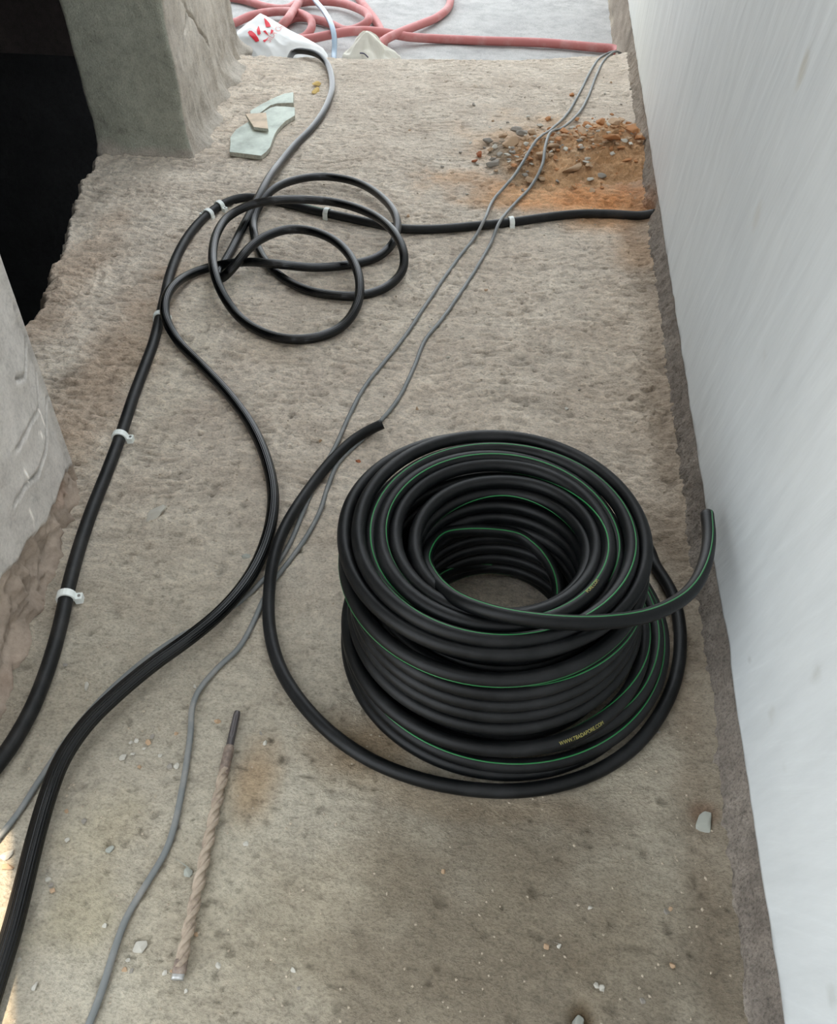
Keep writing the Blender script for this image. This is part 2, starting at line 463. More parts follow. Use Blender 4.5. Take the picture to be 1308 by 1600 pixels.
def build_floor():
    ny, nx = 1080, 540
    s = np.linspace(0, 1, ny) ** 1.15; t = np.linspace(0, 1, nx)
    Y0 = -.15 + s[:, None] * (3.2 + .15) + 0 * t[None, :]
    xl = xleft(Y0); X = xl + (.365 - xl) * t[None, :]
    Y = -.15 + s[:, None] * (yend(X) + .15)
    Z = floor_z(X, Y)
    r_ = np.random.default_rng(21)                       # small round pits and stuck crumbs
    for _ in range(420):
        px_, py_ = r_.uniform(-.6, .30), r_.uniform(.15, 3.0)
        if r_.random() < .45: px_, py_ = r_.normal(.05, .16), r_.normal(1.35, .28)
        rad = r_.uniform(.0020, .0048) * (1 + .25 * py_); dep = r_.uniform(-.0045, -.002) if r_.random() < .6 else r_.uniform(.002, .0042)
        i0, i1 = np.searchsorted(Y[:, 270], [py_ - 4 * rad, py_ + 4 * rad])
        i0 = max(i0 - 6, 0); i1 = min(i1 + 6, ny)
        sl = slice(i0, i1)
        Z[sl] += dep * np.exp(-((X[sl] - px_) ** 2 + (Y[sl] - py_) ** 2) / rad ** 2)
    edge = yend(X) - Y
    Z = Z - .012 * smooth(.030, .0, edge) ** 2
    Z = Z - .018 * smooth(.022, .0, X - xleft(Y0)) ** 2
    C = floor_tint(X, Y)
    fine_ = Z - floor_z(X, Y, fine=False)
    C = C * (1 + .22 * np.clip(fine_ / .003, -2.2, 1.0))[..., None]      # relief shading put into the tint: pits darker, crests lighter
    V = np.stack([X, Y, Z], -1)
    # skirts: far side and left side
    far = []
    for dz, dy in ((.02, .008), (.06, .012), (.125, .006)):
        q = V[-1].copy(); q[:, 1] += dy + .003 * noise(q[:, 0] * 60, dz * 40, seed=3); q[:, 2] = -dz; far.append(q)
    V2 = np.concatenate([V, np.array(far)], 0); C2 = np.concatenate([C, np.repeat(C[-1:] * .9, 3, 0)], 0)
    left = []
    for dz in (2.25, .30, .10, .04):
        q = V2[:, 0].copy(); q[:, 0] -= .01 - .008 * noise(q[:, 1] * 40, dz * 60, seed=8); q[:, 2] = np.minimum(q[:, 2], 0) - dz; left.append(q)
    V3 = np.concatenate([np.array(left).transpose(1, 0, 2), V2], 1); C3 = np.concatenate([np.repeat(C2[:, :1] * .8, 4, 1), C2], 1)
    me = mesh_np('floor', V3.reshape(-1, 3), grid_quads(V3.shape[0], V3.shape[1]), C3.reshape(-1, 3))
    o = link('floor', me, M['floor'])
    tag(o, 'rough beige cement floor with trowel marks, pits and stains', kind='structure')
build_floor()

# lower floor beyond the step
def build_lower():
    n = 220
    x = np.linspace(-1.34, .40, n); y = np.linspace(3.0, 9, n)
    X, Y = np.meshgrid(x, y); X = X - smooth(3.43, 3.47, Y) * (1 - (X + 1.34) / 1.74) * 2.8; Z = -.125 + .004 * fbm(X * 3, Y * 3, octs=4, seed=60) + .0015 * ridged(X * 12, Y * 30, octs=3, seed=61)
    me = mesh_np('floor_lower', np.stack([X, Y, Z], -1).reshape(-1, 3), grid_quads(n, n))
    tag(link('floor_2', me, M['lower']), 'pale concrete floor one step down beyond the edge', kind='structure')
build_lower()

# ------------------------------------------------------------------ right wall and its raw foot
WX = .331
def build_right():
    ys = np.r_[np.arange(-.5, 3.4, .0045), np.linspace(3.4, 6.5, 60)]
    ts = np.linspace(0, 1, 22)
    Yg, T = np.meshgrid(ys, ts, indexing='ij')
    x = .301 + .034 * T ** 1.1; z = -.006 + .066 * T ** 1.6
    wob = .004 * noise(Yg * 9, 0.5, seed=70)
    x = x + wob * (1 - T) + (.0050 * fbm(Yg * 70, T * 6, octs=3, seed=71) + .0045 * ridged(Yg * 50, T * 4, octs=3, seed=72)) * (1 - .55 * T)
    z = z + .002 * fbm(Yg * 55, T * 5 + 9, octs=3, seed=73)
    hy = P(1005, 333)[1]
    hole = np.exp(-((Yg - hy) / .030) ** 2)
    x = x + .030 * hole * (1 - T); z = z - .010 * hole * (1 - T)
    past = smooth(3.24, 3.30, Yg)
    z = z - past * (1 - T) * .14
    C = np.ones(x.shape + (3,))
    C *= 1 + .12 * noise(Yg * 8, T * 3, seed=75)[..., None] + .30 * fbm(Yg * 60, T * 6, octs=3, seed=76)[..., None]
    bl = smooth(.42, .0, T + .25 * noise(Yg * 26, T * 3, seed=77))[..., None] * .8
    C = C * (1 - bl) + C * np.array((1.55, 1.58, 1.55)) * bl
    pale = (smooth(.25, .0, T) * smooth(1.7, 2.1, Yg) * smooth(2.9, 2.6, Yg))[..., None]
    C = C * (1 - pale) + C * np.array((1.9, 1.85, 1.7)) * pale
    up = (smooth(1.6, 3.0, Yg))[..., None] * .55
    C = C * (1 - up) + C * np.array((1.55, 1.50, 1.38)) * up
    o_ = (np.exp(-((Yg - hy - .03) / .06) ** 2) * (1 - T))[..., None]
    C = C * (1 - o_) + np.array((1.9, 1.05, .55)) * o_
    me = mesh_np('trim_right', np.stack([x, Yg, z], -1).reshape(-1, 3), grid_quads(len(ys), 22)[:, ::-1], C.reshape(-1, 3))
    tag(link('trim_1', me, M['foot']), 'rough grey unpainted strip along the foot of the white wall', kind='structure')
    # painted plaster, its lower edge ragged and standing proud of the foot
    ys = np.r_[np.arange(-.5, 3.6, .008), np.linspace(3.6, 6.5, 120)]
    zs = np.r_[0, .003, np.linspace(.008, .1, 12), np.linspace(.11, 1.3, 130), np.linspace(1.35, 2.7, 20)]
    Yg, Zg = np.meshgrid(ys, zs, indexing='ij')
    low = .054 + .0022 * noise(Yg * 12, 2.2, seed=80) + .0018 * noise(Yg * 45, 1.2, seed=81) + .004 * smooth(.6, .9, noise(Yg * 7, 5., seed=82))
    Z = low + (Zg * (2.7 - low) / 2.7)
    X = WX + .0012 * fbm(Yg * 8, Z * 3, octs=3, seed=83) + .0006 * noise(Yg * 40, Z * 8, seed=84) + .010 * (Zg == 0)
    C = np.ones(X.shape + (3,))
    def mark(u, v, ry, rz, col, k, ang=0):
        r = RT * (u - CXP) / FPX + CU * (CYP - v) / FPX + CD; w = np.array([0, 0, CAMH]) + r * (WX / r[0])
        dy, dz = Yg - w[1], Z - w[2]
        a, b_ = dy * math.cos(ang) + dz * math.sin(ang), -dy * math.sin(ang) + dz * math.cos(ang)
        f = (smooth(1.1, .4, np.hypot(a / ry, b_ / rz) + .25 * noise(Yg * 60, Z * 60, seed=int(u) % 50)) * k)[..., None]
        C[...] = C * (1 - f) + C * np.array(col) * f
    mark(1253, 112, .018, .030, (.86, .80, .70), .8); mark(1183, 335, .022, .030, (.93, .90, .86), .9)
    mark(1274, 1055, .010, .018, (.84, .83, .80), .9); mark(1205, 1115, .008, .010, (.88, .87, .84), .9)
    mark(1300, 1560, .012, .014, (.86, .86, .84), .9); mark(1170, 1033, .005, .005, (.8, .79, .77), .9)
    mark(1225, 1195, .006, .012, (.88, .88, .86), .8); mark(1195, 555, .006, .012, (.9, .88, .86), .8); mark(1110, 800, .01, .02, (.85, .86, .86), .6)
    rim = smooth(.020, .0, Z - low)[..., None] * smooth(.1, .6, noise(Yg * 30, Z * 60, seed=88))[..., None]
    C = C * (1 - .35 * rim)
    warm = (smooth(2.2, 3.2, Yg) * smooth(.6, .1, Z))[..., None] * .8
    C = C * (1 - warm) + C * np.array((1.06, 1.02, .93)) * warm
    me = mesh_np('wall_right', np.stack([X, Yg, Z], -1).reshape(-1, 3), grid_quads(len(ys), len(zs))[:, ::-1], C.reshape(-1, 3))
    o = link('wall_right', me, M['paint'])
    tag(o, 'white brushed painted plaster wall on the right', kind='structure')
    body = box_mesh('wall_core', .343, .55, -.5, 6.5, -.3, 2.7)
    link('wall_core', body, M['foot'], o)
build_right()

# ------------------------------------------------------------------ left walls
def perimeter(pts, step=.006, r=.012):
    """open polyline with rounded corners resampled; returns points and outward normals (right-hand side of travel)"""
    pts = [np.array(p, float) for p in pts]
    out = [pts[0]]
    for a, b, c in zip(pts[:-2], pts[1:-1], pts[2:]):
        u = (a - b) / np.linalg.norm(a - b); w = (c - b) / np.linalg.norm(c - b)
        for t in np.linspace(0, 1, 6):
            out.append((1 - t) ** 2 * (b + u * r) + 2 * t * (1 - t) * b + t * t * (b + w * r))
    out.append(pts[-1]); out = np.array(out)
    d = np.r_[0, np.cumsum(np.linalg.norm(np.diff(out, axis=0), axis=1))]
    s = np.linspace(0, d[-1], int(d[-1] / step))
    p = np.stack([np.interp(s, d, out[:, 0]), np.interp(s, d, out[:, 1])], 1)
    t = np.gradient(p, axis=0); t /= np.linalg.norm(t, axis=1)[:, None]
    return p, np.stack([t[:, 1], -t[:, 0]], 1), s

def build_column():
    # travel: back-left -> front-left -> front-right -> back-right
    A, B, C_, D_ = (-1.30, 3.10), (-1.205, 2.255), (-.930, 2.255), (-1.052, 3.150)
    p, nrm, s = perimeter([A, B, C_, D_, (-1.30, 3.17)], .006, .018)
    z = np.r_[np.linspace(-.03, .45, 90), np.linspace(.47, 2.7, 24)]
    S, Z = np.meshgrid(s, z, indexing='ij')
    px, py = p[:, 0][:, None], p[:, 1][:, None]
    # which face: front when normal points to -y
    front = smooth(.3, .8, -nrm[:, 1])[:, None] + 0 * Z
    right = smooth(.3, .8, nrm[:, 0])[:, None] + 0 * Z
    d = .040 * np.exp(-np.maximum(Z, 0) / .022) * (front * .35 + right * (.8 + .6 * noise(S * 16, Z * 20, seed=105)))
    d = d + front * (.002 * fbm(S * 12, Z * 12, octs=4, seed=101) + .0009 * fbm(S * 60, Z * 60, octs=2, seed=104))
    d = d + right * (.011 * ridged(S * 14 + 2 * noise(S * 3, Z * 3, seed=108), Z * 6, octs=4, seed=102) * (.35 + smooth(.30, .0, Z)) + .005 * fbm(S * 10, Z * 10, octs=4, seed=103))
    # trowel lines on the right face
    for k, (a, b, c2) in enumerate([(1.33, .30, .9), (1.45, .20, -.7), (1.55, .42, .5), (1.75, .33, -.4)]):
        line = np.abs((Z - b) - c2 * (S - a) - .05 * noise(S * 12, Z * 6, seed=110 + k))
        seg = smooth(.16, .05, np.abs(S - a))
        d = d - right * .012 * smooth(.007, .0, line) * seg
    corner = (1 - np.clip(front + right, 0, 1))
    d = d + corner * .006 * fbm(S * 20, Z * 24, octs=3, seed=106)
    X = px + nrm[:, 0][:, None] * d - .03 * Z * right * 0
    Y = py + nrm[:, 1][:, None] * d
    Cc = np.ones(X.shape + (3,))
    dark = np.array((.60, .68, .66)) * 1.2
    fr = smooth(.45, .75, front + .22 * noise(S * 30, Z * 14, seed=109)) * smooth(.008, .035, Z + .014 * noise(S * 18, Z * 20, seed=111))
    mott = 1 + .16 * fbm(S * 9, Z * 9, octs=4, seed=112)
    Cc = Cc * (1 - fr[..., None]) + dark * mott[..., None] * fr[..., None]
    Cc = Cc * (1 - .12 * smooth(.25, .0, Z)[..., None] * (1 - fr)[..., None])
    me = mesh_np('column', np.stack([X, Y, Z], -1).reshape(-1, 3), grid_quads(len(s), len(z)), Cc.reshape(-1, 3))
    tag(link('wall_back', me, M['column']), 'cement rendered pier with dark front face and pale rough side', kind='structure')
build_column()

def build_wall_left():
    # travel along the visible face from near to far so that +x is outward
    base = [(-1.02, .31), (-.632, .32), (-.628, .508), (-.640, .60), (-.652, .689), (-.668, .80), (-.690, .90), (-.712, .965), (-1.02, .985)]
    p, nrm, s = perimeter(base, .0045, .010)
    nrm = nrm * 1.0
    z = np.r_[np.linspace(-.02, .62, 150), np.linspace(.65, 2.7, 20)]
    S, Z = np.meshgrid(s, z, indexing='ij')
    px, py = p[:, 0][:, None] + 0 * Z, p[:, 1][:, None] + 0 * Z
    face = smooth(.5, .9, nrm[:, 0])[:, None] + 0 * Z
    # plaster lower limit as height along y
    lim = np.interp(py, [.30, .45, .60, .70, .78, .86, .93, .97], [.16, .15, .125, .105, .085, .060, .045, .030]) + .008 * noise(py * 20, 2., seed=120) + .004 * noise(py * 60, 2., seed=121)
    raw = smooth(.004, -.004, Z - lim)
    d = -.020 * raw * face - .010 * (1 - raw) * face
    d = d + .016 * np.exp(-np.maximum(Z, 0) / .02) * face
    d = d + raw * face * (.012 * ridged(py * 26, Z * 34, octs=4, seed=122) + .009 * fbm(py * 30, Z * 34, octs=4, seed=123))
    d = d + (1 - raw) * face * (.0016 * fbm(py * 6, Z * 6, octs=3, seed=124))
    # lean of the wall
    d = d - .0 * Z
    def onwall(u, v):
        r = RT * (u - CXP) / FPX + CU * (CYP - v) / FPX + CD
        # intersect with vertical plane through (-.64,.5)-(-.71,.95)
        a = np.array([-.645, .5]); b = np.array([-.715, .95]); e = b - a; nn = np.array([e[1], -e[0]])
        t = (nn @ a) / (nn @ r[:2]); w = r * t; return w[1], CAMH + w[2]
    cracks = [[(0, 590), (20, 578), (28, 540), (32, 480)], [(0, 700), (25, 665), (45, 640), (47, 575)],
              [(0, 785), (15, 755), (40, 735), (55, 700), (60, 650), (67, 615)], [(8, 480), (12, 420)]]
    tintc = np.ones(Z.shape + (3,))
    for pl in cracks:
        q = [onwall(*a) for a in pl]
        wv = .004 * noise(py * 30, Z * 30, seed=130)
        dd = dist_poly(py + wv, Z + wv, q)
        step = smooth(.0035, .0, dd) * face * (1 - raw)
        d = d - .007 * step
        tintc *= (1 - .35 * step)[..., None]
        d = d + .0022 * smooth(.03, .0, dd) * face * (1 - raw)
    for (u0, v0), (u1, v1) in [((44, 636), (58, 668)), ((45, 672), (53, 682)), ((16, 732), (24, 748)), ((27, 790), (36, 815))]:
        q = [onwall(u0, v0), onwall(u1, v1)]
        f = smooth(.0026, .0008, dist_poly(py, Z, q)) * face
        tintc = tintc * (1 - f[..., None]) + 1.75 * f[..., None]
    rawc = np.array((.62, .53, .46)) * (1 + .2 * fbm(py * 30, Z * 30, octs=3, seed=140))[..., None]
    red = smooth(.1, .5, fbm(py * 9, Z * 18, octs=3, seed=141))[..., None]
    rawc = rawc * (1 - .5 * red) + rawc * np.array((.95, .78, .72)) * .5 * red
    C = tintc * (1 - raw[..., None]) + rawc * raw[..., None]
    C *= (1 + .08 * fbm(py * 5, Z * 5, octs=3, seed=142))[..., None]
    X = px + nrm[:, 0][:, None] * d + .10 * np.maximum(Z, 0) * 0.45 * smooth(.3, .95, py)
    Y = py + nrm[:, 1][:, None] * d
    me = mesh_np('wall_left', np.stack([X, Y, Z], -1).reshape(-1, 3), grid_quads(len(s), len(z))[:, ::1], C.reshape(-1, 3))
    tag(link('wall_left', me, M['plaster']), 'grey trowelled plaster wall with broken rough base on the left', kind='structure')
build_wall_left()

# dark room seen through the gap, unseen roof slabs and rear wall that block light
def shell(name, *b, mat='dark', label=None, bevel=0):
    return tag(link(name, box_mesh(name, *b, bevel), M[mat]), label, kind='structure')
shell('floor_3', -6.6, -1.0, .2, 8.6, -2.3, -2.2, label='floor far below in the dark shaft, coloured near black for gloom')
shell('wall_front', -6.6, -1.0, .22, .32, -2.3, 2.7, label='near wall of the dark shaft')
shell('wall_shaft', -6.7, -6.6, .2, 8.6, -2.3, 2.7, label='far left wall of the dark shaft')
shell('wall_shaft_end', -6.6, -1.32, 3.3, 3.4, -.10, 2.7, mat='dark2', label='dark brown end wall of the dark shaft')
shell('trim_2', -6.6, -1.2, 3.42, 3.5, -2.3, 2.7, label='recess below the end wall of the dark shaft, coloured near black for gloom')
def slab(name, pl, Z0, Z1, label):
    bm = bmesh.new()
    a = [bm.verts.new((x, y, Z0)) for x, y in pl]; b = [bm.verts.new((x, y, Z1)) for x, y in pl]
    bm.faces.new(a); bm.faces.new(b[::-1])
    for i in range(len(pl)):
        j = (i + 1) % len(pl); bm.faces.new((a[i], b[i], b[j], a[j]))
    bmesh.ops.recalc_face_normals(bm, faces=bm.faces[:])
    me = bpy.data.meshes.new(name); bm.to_mesh(me); bm.free()
    tag(link(name, me, M['ceil']), label, kind='structure')
ROOF_Z, ROOF_END = 2.3, .75
edge_x = lambda y: -.45 - .5 * (y - .17) - .16 * ROOF_Z  # edge slanted to give the sun patch its outline
yo = -.08 * ROOF_Z
slab('ceiling', [(edge_x(-.6), -2.6), (.6, -2.6), (.6, ROOF_END), (-1.3, ROOF_END), (-1.3, .36 + yo), (edge_x(.36), .36 + yo), (edge_x(-.6), -.6 + yo)], ROOF_Z, ROOF_Z + .12, 'unseen slab over the near end of the passage, shaped to cut the sun')  # out of view, shaped to darken the near floor and bound the sun patch
slab('ceiling_sunblock', [(-3.6, .1), (.6, .1), (.6, 5.3), (-3.6, 5.3)], 7.0, 7.12, 'unseen high slab added to keep the sun off the far passage')  # added out of view to block direct sun, sky light passes beneath
shell('wall_lightblock', -1.2, .6, -2.1, -2.0, -.1, 2.3, mat='ceil', label='unseen wall added behind the viewer to dim the light')  # added out of view as a blocker for light from behind
shell('ceiling_2', -6.7, -.70, .30, 3.45, 2.7, 2.82, mat='ceil', label='concrete slab over the dark shaft')
shell('floor_4', -3.5, .6, -4.0, -.12, -.12, -.012, mat='ceil', label='cement floor behind the viewer')

# ================================================================== THINGS
def fz(x, y): return float(floor_z(np.array([x]), np.array([y]), fine=False)[0])
def heap_h(x, y):
    h = 0
    for u, v, rx, ry, a in [(905, 240, .15, .10, .030), (850, 268, .12, .09, .024), (958, 225, .09, .12, .034), (960, 262, .08, .08, .026), (815, 235, .08, .07, .014)]:
        cx, cy = P(u, v)[:2]
        h = h + a * np.exp(-((x - cx) / rx) ** 2 - ((y - cy) / ry) ** 2)
    return h
def pw(pts, base=True, heap=False):
    """(u, v, h) rows to world points resting on the undulating floor"""
    out = []
    for u, v, h in pts:
        q = P(u, v, h)
        if base and q[1] < 3.1: q = q + np.array([0, 0, fz(q[0], q[1]) + (float(heap_h(q[0], q[1])) if heap else 0)])
        out.append(q)
    return np.array(out)

# ------------------------------------------------------------------ the hose coil: one continuous hose
def build_coil():
    root = tag(empty('hose_coil', (0.015, .72, 0)), 'large coil of matt black rubber hose with thin green stripes standing by the white wall', 'hose')
    r = .0093
    # tuples: turn (0 back, .25 left, .5 front, .75 right, counter-clockwise), cx, cy, R, height, stripe angle in degrees
    K = [
        (0.00, .010, .735, .232, .011, 250), (0.25, .012, .715, .205, .011, 250), (0.75, .028, .705, .205, .011, 250),
        *[(1 + .25 * k, .018, .718, .168, .013 + (.150 / 28) * k, 250) for k in range(0, 29)],
        *[(8.5 + .25 * k, .012, .725, .149, .160 - (.148 / 28) * k, 250) for k in range(0, 29)],
        (16.0, .032, .728, .214, .020, 60), (16.25, .031, .729, .223, .030, 60), (16.50, .030, .728, .222, .031, 78), (16.75, .031, .729, .222, .030, 90),
        (17.00, .030, .726, .216, .038, 90), (17.25, .024, .722, .206, .046, 200), (17.50, .022, .727, .204, .048, 250), (17.62, .030, .727, .210, .048, 95), (17.75, .031, .725, .210, .049, 85),
        (18.00, .022, .716, .205, .058, 70), (18.25, .0153, .710, .203, .066, 250), (18.50, .0153, .709, .2025, .068, 250), (18.75, .0153, .709, .203, .069, 20),
        (19.25, .013, .716, .192, .086, 250), (19.75, .013, .716, .190, .089, 250),
        (20.25, .012, .718, .187, .104, 250), (20.75, .012, .718, .187, .107, 250),
        (21.25, .011, .720, .187, .123, 250), (21.75, .011, .722, .187, .126, 250),
        (22.25, .010, .724, .187, .142, 250), (22.75, .008, .727, .189, .146, 0),
        (23.00, .006, .732, .191, .155, 0), (23.25, .0041, .735, .194, .163, 0), (23.75, .0041, .736, .1945, .168, -8), (23.85, .004, .740, .196, .172, -20),
        (24.00, .0033, .752, .1975, .180, 250), (24.25, .0033, .758, .1975, .189, 250), (24.75, .0033, .758, .197, .190, 250),
        (25.00, .0034, .753, .184, .196, 250), (25.25, .0035, .750, .177, .200, 250), (25.42, .0035, .750, .177, .200, 110), (25.60, .0035, .749, .177, .200, 100), (25.75, .0035, .749, .177, .199, 60),
        (26.00, .0045, .748, .1665, .193, 88), (26.25, .005, .746, .162, .191, 85), (26.40, .005, .746, .162, .186, 110), (26.60, .005, .746, .161, .182, 160), (26.75, .005, .745, .160, .188, 80),
        (27.00, .005, .743, .152, .194, 108), (27.25, .0052, .7425, .1477, .197, 128), (27.42, .0052, .7425, .1477, .198, 185), (27.60, .0052, .7425, .147, .197, 120), (27.75, .0052, .743, .147, .197, 100),
        (28.00, .006, .746, .136, .190, 250), (28.25, .006, .746, .1315, .189, 250), (28.75, .008, .745, .130, .189, 250),
        (29.00, .013, .740, .117, .183, 250), (29.25, .0149, .7397, .1137, .180, 250), (29.75, .0149, .7397, .113, .178, 250),
        (30.00, .014, .736, .113, .168, 150), (30.25, .014, .733, .115, .158, 250), (30.75, .014, .731, .115, .152, 250),
        (31.75, .014, .727, .115, .133, 250), (32.75, .015, .723, .115, .114, 250), (33.75, .015, .720, .115, .095, 250),
        (34.75, .016, .718, .115, .076, 250), (35.75, .016, .716, .114, .057, 250), (36.75, .016, .714, .113, .038, 250), (37.60, .016, .712, .113, .020, 150),
        (38.00, .016, .725, .104, .030, 120), (38.25, .010, .730, .095, .065, 110),
        (38.50, .010, .728, .088, .075, 110), (38.75, .012, .73, .088, .095, 110), (39.00, .010, .745, .088, .115, 105)]
    K = np.array(K)
    tau = np.arange(K[0, 0], K[-1, 0] + 1e-9, 1 / 160)
    c = [np.interp(tau, K[:, 0], K[:, i]) for i in range(1, 6)]
    ker = np.hanning(25); ker /= ker.sum()
    for i in range(5):
        a = np.r_[np.full(12, c[i][0]), c[i], np.full(12, c[i][-1])]
        c[i] = np.convolve(a, ker, 'valid')
    ph = math.pi / 2 + 2 * math.pi * tau
    mid = np.stack([c[0] + c[2] * np.cos(ph), c[1] + c[2] * np.sin(ph), c[3]], 1)
    wob = .0007 * noise(tau * 6, 0.5, seed=200)
    mid[:, 0] += wob * np.cos(ph); mid[:, 1] += wob * np.sin(ph)
    amid = c[4]
    loose = pw([(598, 663, .022), (580, 671, .016), (556, 685, .011), (520, 718, .010), (483, 765, .010), (452, 812, .016), (434, 850, .021), (424, 890, .020), (420, 930, .013), (420, 970, .010),
                (427, 1012, .010), (442, 1052, .010), (472, 1098, .010), (518, 1146, .010), (580, 1188, .010), (650, 1216, .010), (720, 1231, .010),
                (790, 1236, .010), (860, 1229, .010), (930, 1207, .010), (990, 1168, .010), (1035, 1110, .010), (1058, 1050, .010), (1062, 985, .010),
                (1050, 928, .010), (1022, 880, .010)])
    n_cut = 6
    loose = np.vstack([loose, [[.245, .922, .010], [.185, .955, .010], [.10, .962, .010]]])
    head = catmull(np.vstack([loose, mid[n_cut:n_cut + 14:7]]), 10)
    head_a = np.full(len(head), 250.)
    tail = np.array([P(u, v, h) for u, v, h in [(666, 872, .150), (678, 904, .172), (700, 927, .192), (728, 943, .207), (778, 959, .216), (848, 970, .220), (922, 973, .217), (997, 965, .205),
                                               (1045, 948, .193), (1080, 922, .178), (1101, 883, .163), (1108, 841, .152), (1105, 803, .146)]])
    lift = catmull(np.vstack([mid[-20::10], [[-.062, .80, .128]], tail]), 10)
    ang_t = np.interp(np.linspace(0, 1, len(lift)), [0, .12, .3, .55, .8, 1], [105, 120, 118, 105, 90, 60])
    cut = n_cut + 7
    path = np.vstack([head[:-1], mid[cut + 1:-21], lift])
    ang = np.r_[head_a[:-1], amid[cut + 1:-21], ang_t]
    path, s, ang = resample(path, .0055, ang)
    path = smooth_path(path, it=3)
    q = path - np.array(root.location)
    o, fr = tube('hose', q, r, M['coil'], root, sides=18)
    show = (ang < 230) & (ang > -60)
    # the stripe is one printed line; where it faces away it is left out of sight under the hose
    a2 = np.radians(ang)
    t, sd, n = fr
    V = []
    for dlt, k in ((-.10, .985), (-.09, 1.015), (.09, 1.015), (.10, .985)):
        V.append(q + (np.cos(a2 + dlt) * r * k)[:, None] * sd + (np.sin(a2 + dlt) * r * k)[:, None] * n)
    V = np.stack(V, 1)
    st = link('stripe', mesh_np('stripe', V.reshape(-1, 3), grid_quads(len(q), 4)), M['green'], root)
    tag(st, 'thin green line printed along the black hose')
    # lettering on the hose
    def lettering(text, tau0, tau1, a_mid, size, mat, nm='printed_lettering'):
        cu = bpy.data.curves.new('letters', 'FONT'); cu.body = text; cu.size = 1.0; cu.resolution_u = 3
        tmp = bpy.data.objects.new('letters_tmp', cu); COL.objects.link(tmp)
        bpy.context.view_layer.update()
        dg = bpy.context.evaluated_depsgraph_get()
        me = bpy.data.meshes.new_from_object(tmp.evaluated_get(dg))
        bpy.data.objects.remove(tmp)
        bm = bmesh.new(); bm.from_mesh(me)
        bmesh.ops.triangulate(bm, faces=bm.faces[:])
        bm.to_mesh(me); bm.free()
        co = np.array([v.co[:] for v in me.vertices]); w = co[:, 0].max(); hgt = .72
        g = np.interp(tau0 + (tau1 - tau0) * co[:, 0] / w, tau, np.arange(len(tau)))
        out = []
        for gi, y_ in zip(g, co[:, 1]):
            i0 = int(gi); f = gi - i0; i1 = min(i0 + 1, len(mid) - 1)
            c_ = mid[i0] * (1 - f) + mid[i1] * f
            tt = mid[i1] - mid[i0]; tt /= np.linalg.norm(tt) + 1e-12
            sd_ = np.cross(tt, UP); sd_ /= np.linalg.norm(sd_); nn_ = np.cross(sd_, tt)
            a = math.radians(a_mid) + (y_ - hgt / 2) / hgt * size / r
            out.append(c_ + r * 1.05 * (math.cos(a) * sd_ + math.sin(a) * nn_) - np.array(root.location))
        me.vertices.foreach_set('co', np.array(out, np.float32).ravel()); me.update()
        lo = link(nm, me, mat, root)
        return lo
    lettering('WWW.TBADAPORE.COM', 18.571, 18.620, 50, .0047, M['yellow'])
    lettering('PORE.COM', 27.645, 27.672, 100, .0045, M['yellow'])
build_coil()

# ------------------------------------------------------------------ glossy ribbed hose
def build_ribbed():
    pts = [(452, 100, -.10), (454, 88, -.035), (462, 80, .008), (478, 80, .020), (496, 85, .022), (510, 98, .018), (517, 115, .014), (519, 138, .012), (513, 160, .011), (503, 180, .011), (486, 203, .011), (460, 229, .012), (440, 252, .018), (422, 276, .028),
           (405, 306, .033), (390, 335, .022), (376, 362, .012), (360, 394, .011), (348, 414, .011), (341, 427, .012), (345, 435, .017), (355, 427, .030), (372, 408, .050),
           (390, 387, .058), (412, 371, .060), (448, 359, .060), (485, 361, .059), (522, 376, .056), (548, 402, .050), (562, 440, .044), (557, 480, .028),
           (535, 510, .015), (500, 527, .011), (452, 531, .011), (408, 519, .011), (372, 494, .018), (347, 458, .040), (335, 425, .054), (332, 395, .056),
           (340, 362, .052), (360, 336, .048), (392, 320, .056), (430, 313, .062), (480, 312, .056), (530, 317, .052), (580, 334, .054), (613, 360, .056),
           (631, 395, .046), (628, 425, .026), (602, 450, .012), (560, 462, .011), (520, 461, .011), (480, 453, .011), (445, 436, .011), (414, 407, .011),
           (398, 370, .012), (398, 338, .016), (416, 306, .034), (447, 286, .034), (500, 276, .026), (552, 283, .026), (595, 307, .030), (620, 342, .032),
           (615, 378, .024), (590, 402, .013), (545, 414, .012), (490, 418, .017), (430, 412, .034), (385, 409, .032), (335, 415, .014), (298, 427, .016),
           (270, 447, .032), (258, 472, .036), (260, 500, .028), (278, 533, .013), (320, 577, .011), (357, 617, .011), (392, 665, .011), (415, 715, .011),
           (427, 770, .011), (424, 815, .011), (410, 862, .012), (385, 908, .020), (345, 955, .028), (295, 997, .032), (240, 1037, .032), (185, 1083, .030), (135, 1132, .028),
           (97, 1187, .024), (74, 1245, .018), (55, 1310, .014), (36, 1385, .013), (18, 1455, .013), (-4, 1525, .013), (-40, 1640, .013), (-90, 1800, .013)]
    w = pw(pts)
    rad = np.interp(np.arange(len(pts)), [0, 76, 84, 92, len(pts) - 1], [.0102, .0098, .0104, .0114, .0118])
    path = catmull(w, 12); rr = np.interp(np.linspace(0, 1, len(path)), np.linspace(0, 1, len(rad)), rad)
    path, s, rr = resample(path, .005, rr)
    path = smooth_path(path, it=6)
    root = tag(empty('ribbed_hose', (path[len(path) // 2][0], path[len(path) // 2][1], 0)), 'glossy black ribbed hose lying in three loose loops and running down to the lower left', 'hose')
    NR = 22
    def prof(th): return 1 - .065 * (0.5 + 0.5 * np.cos(NR * th)) ** 2
    tube('hose', path - np.array(root.location), rr, M['ribbed'], root, sides=NR * 4, prof=prof)
build_ribbed()

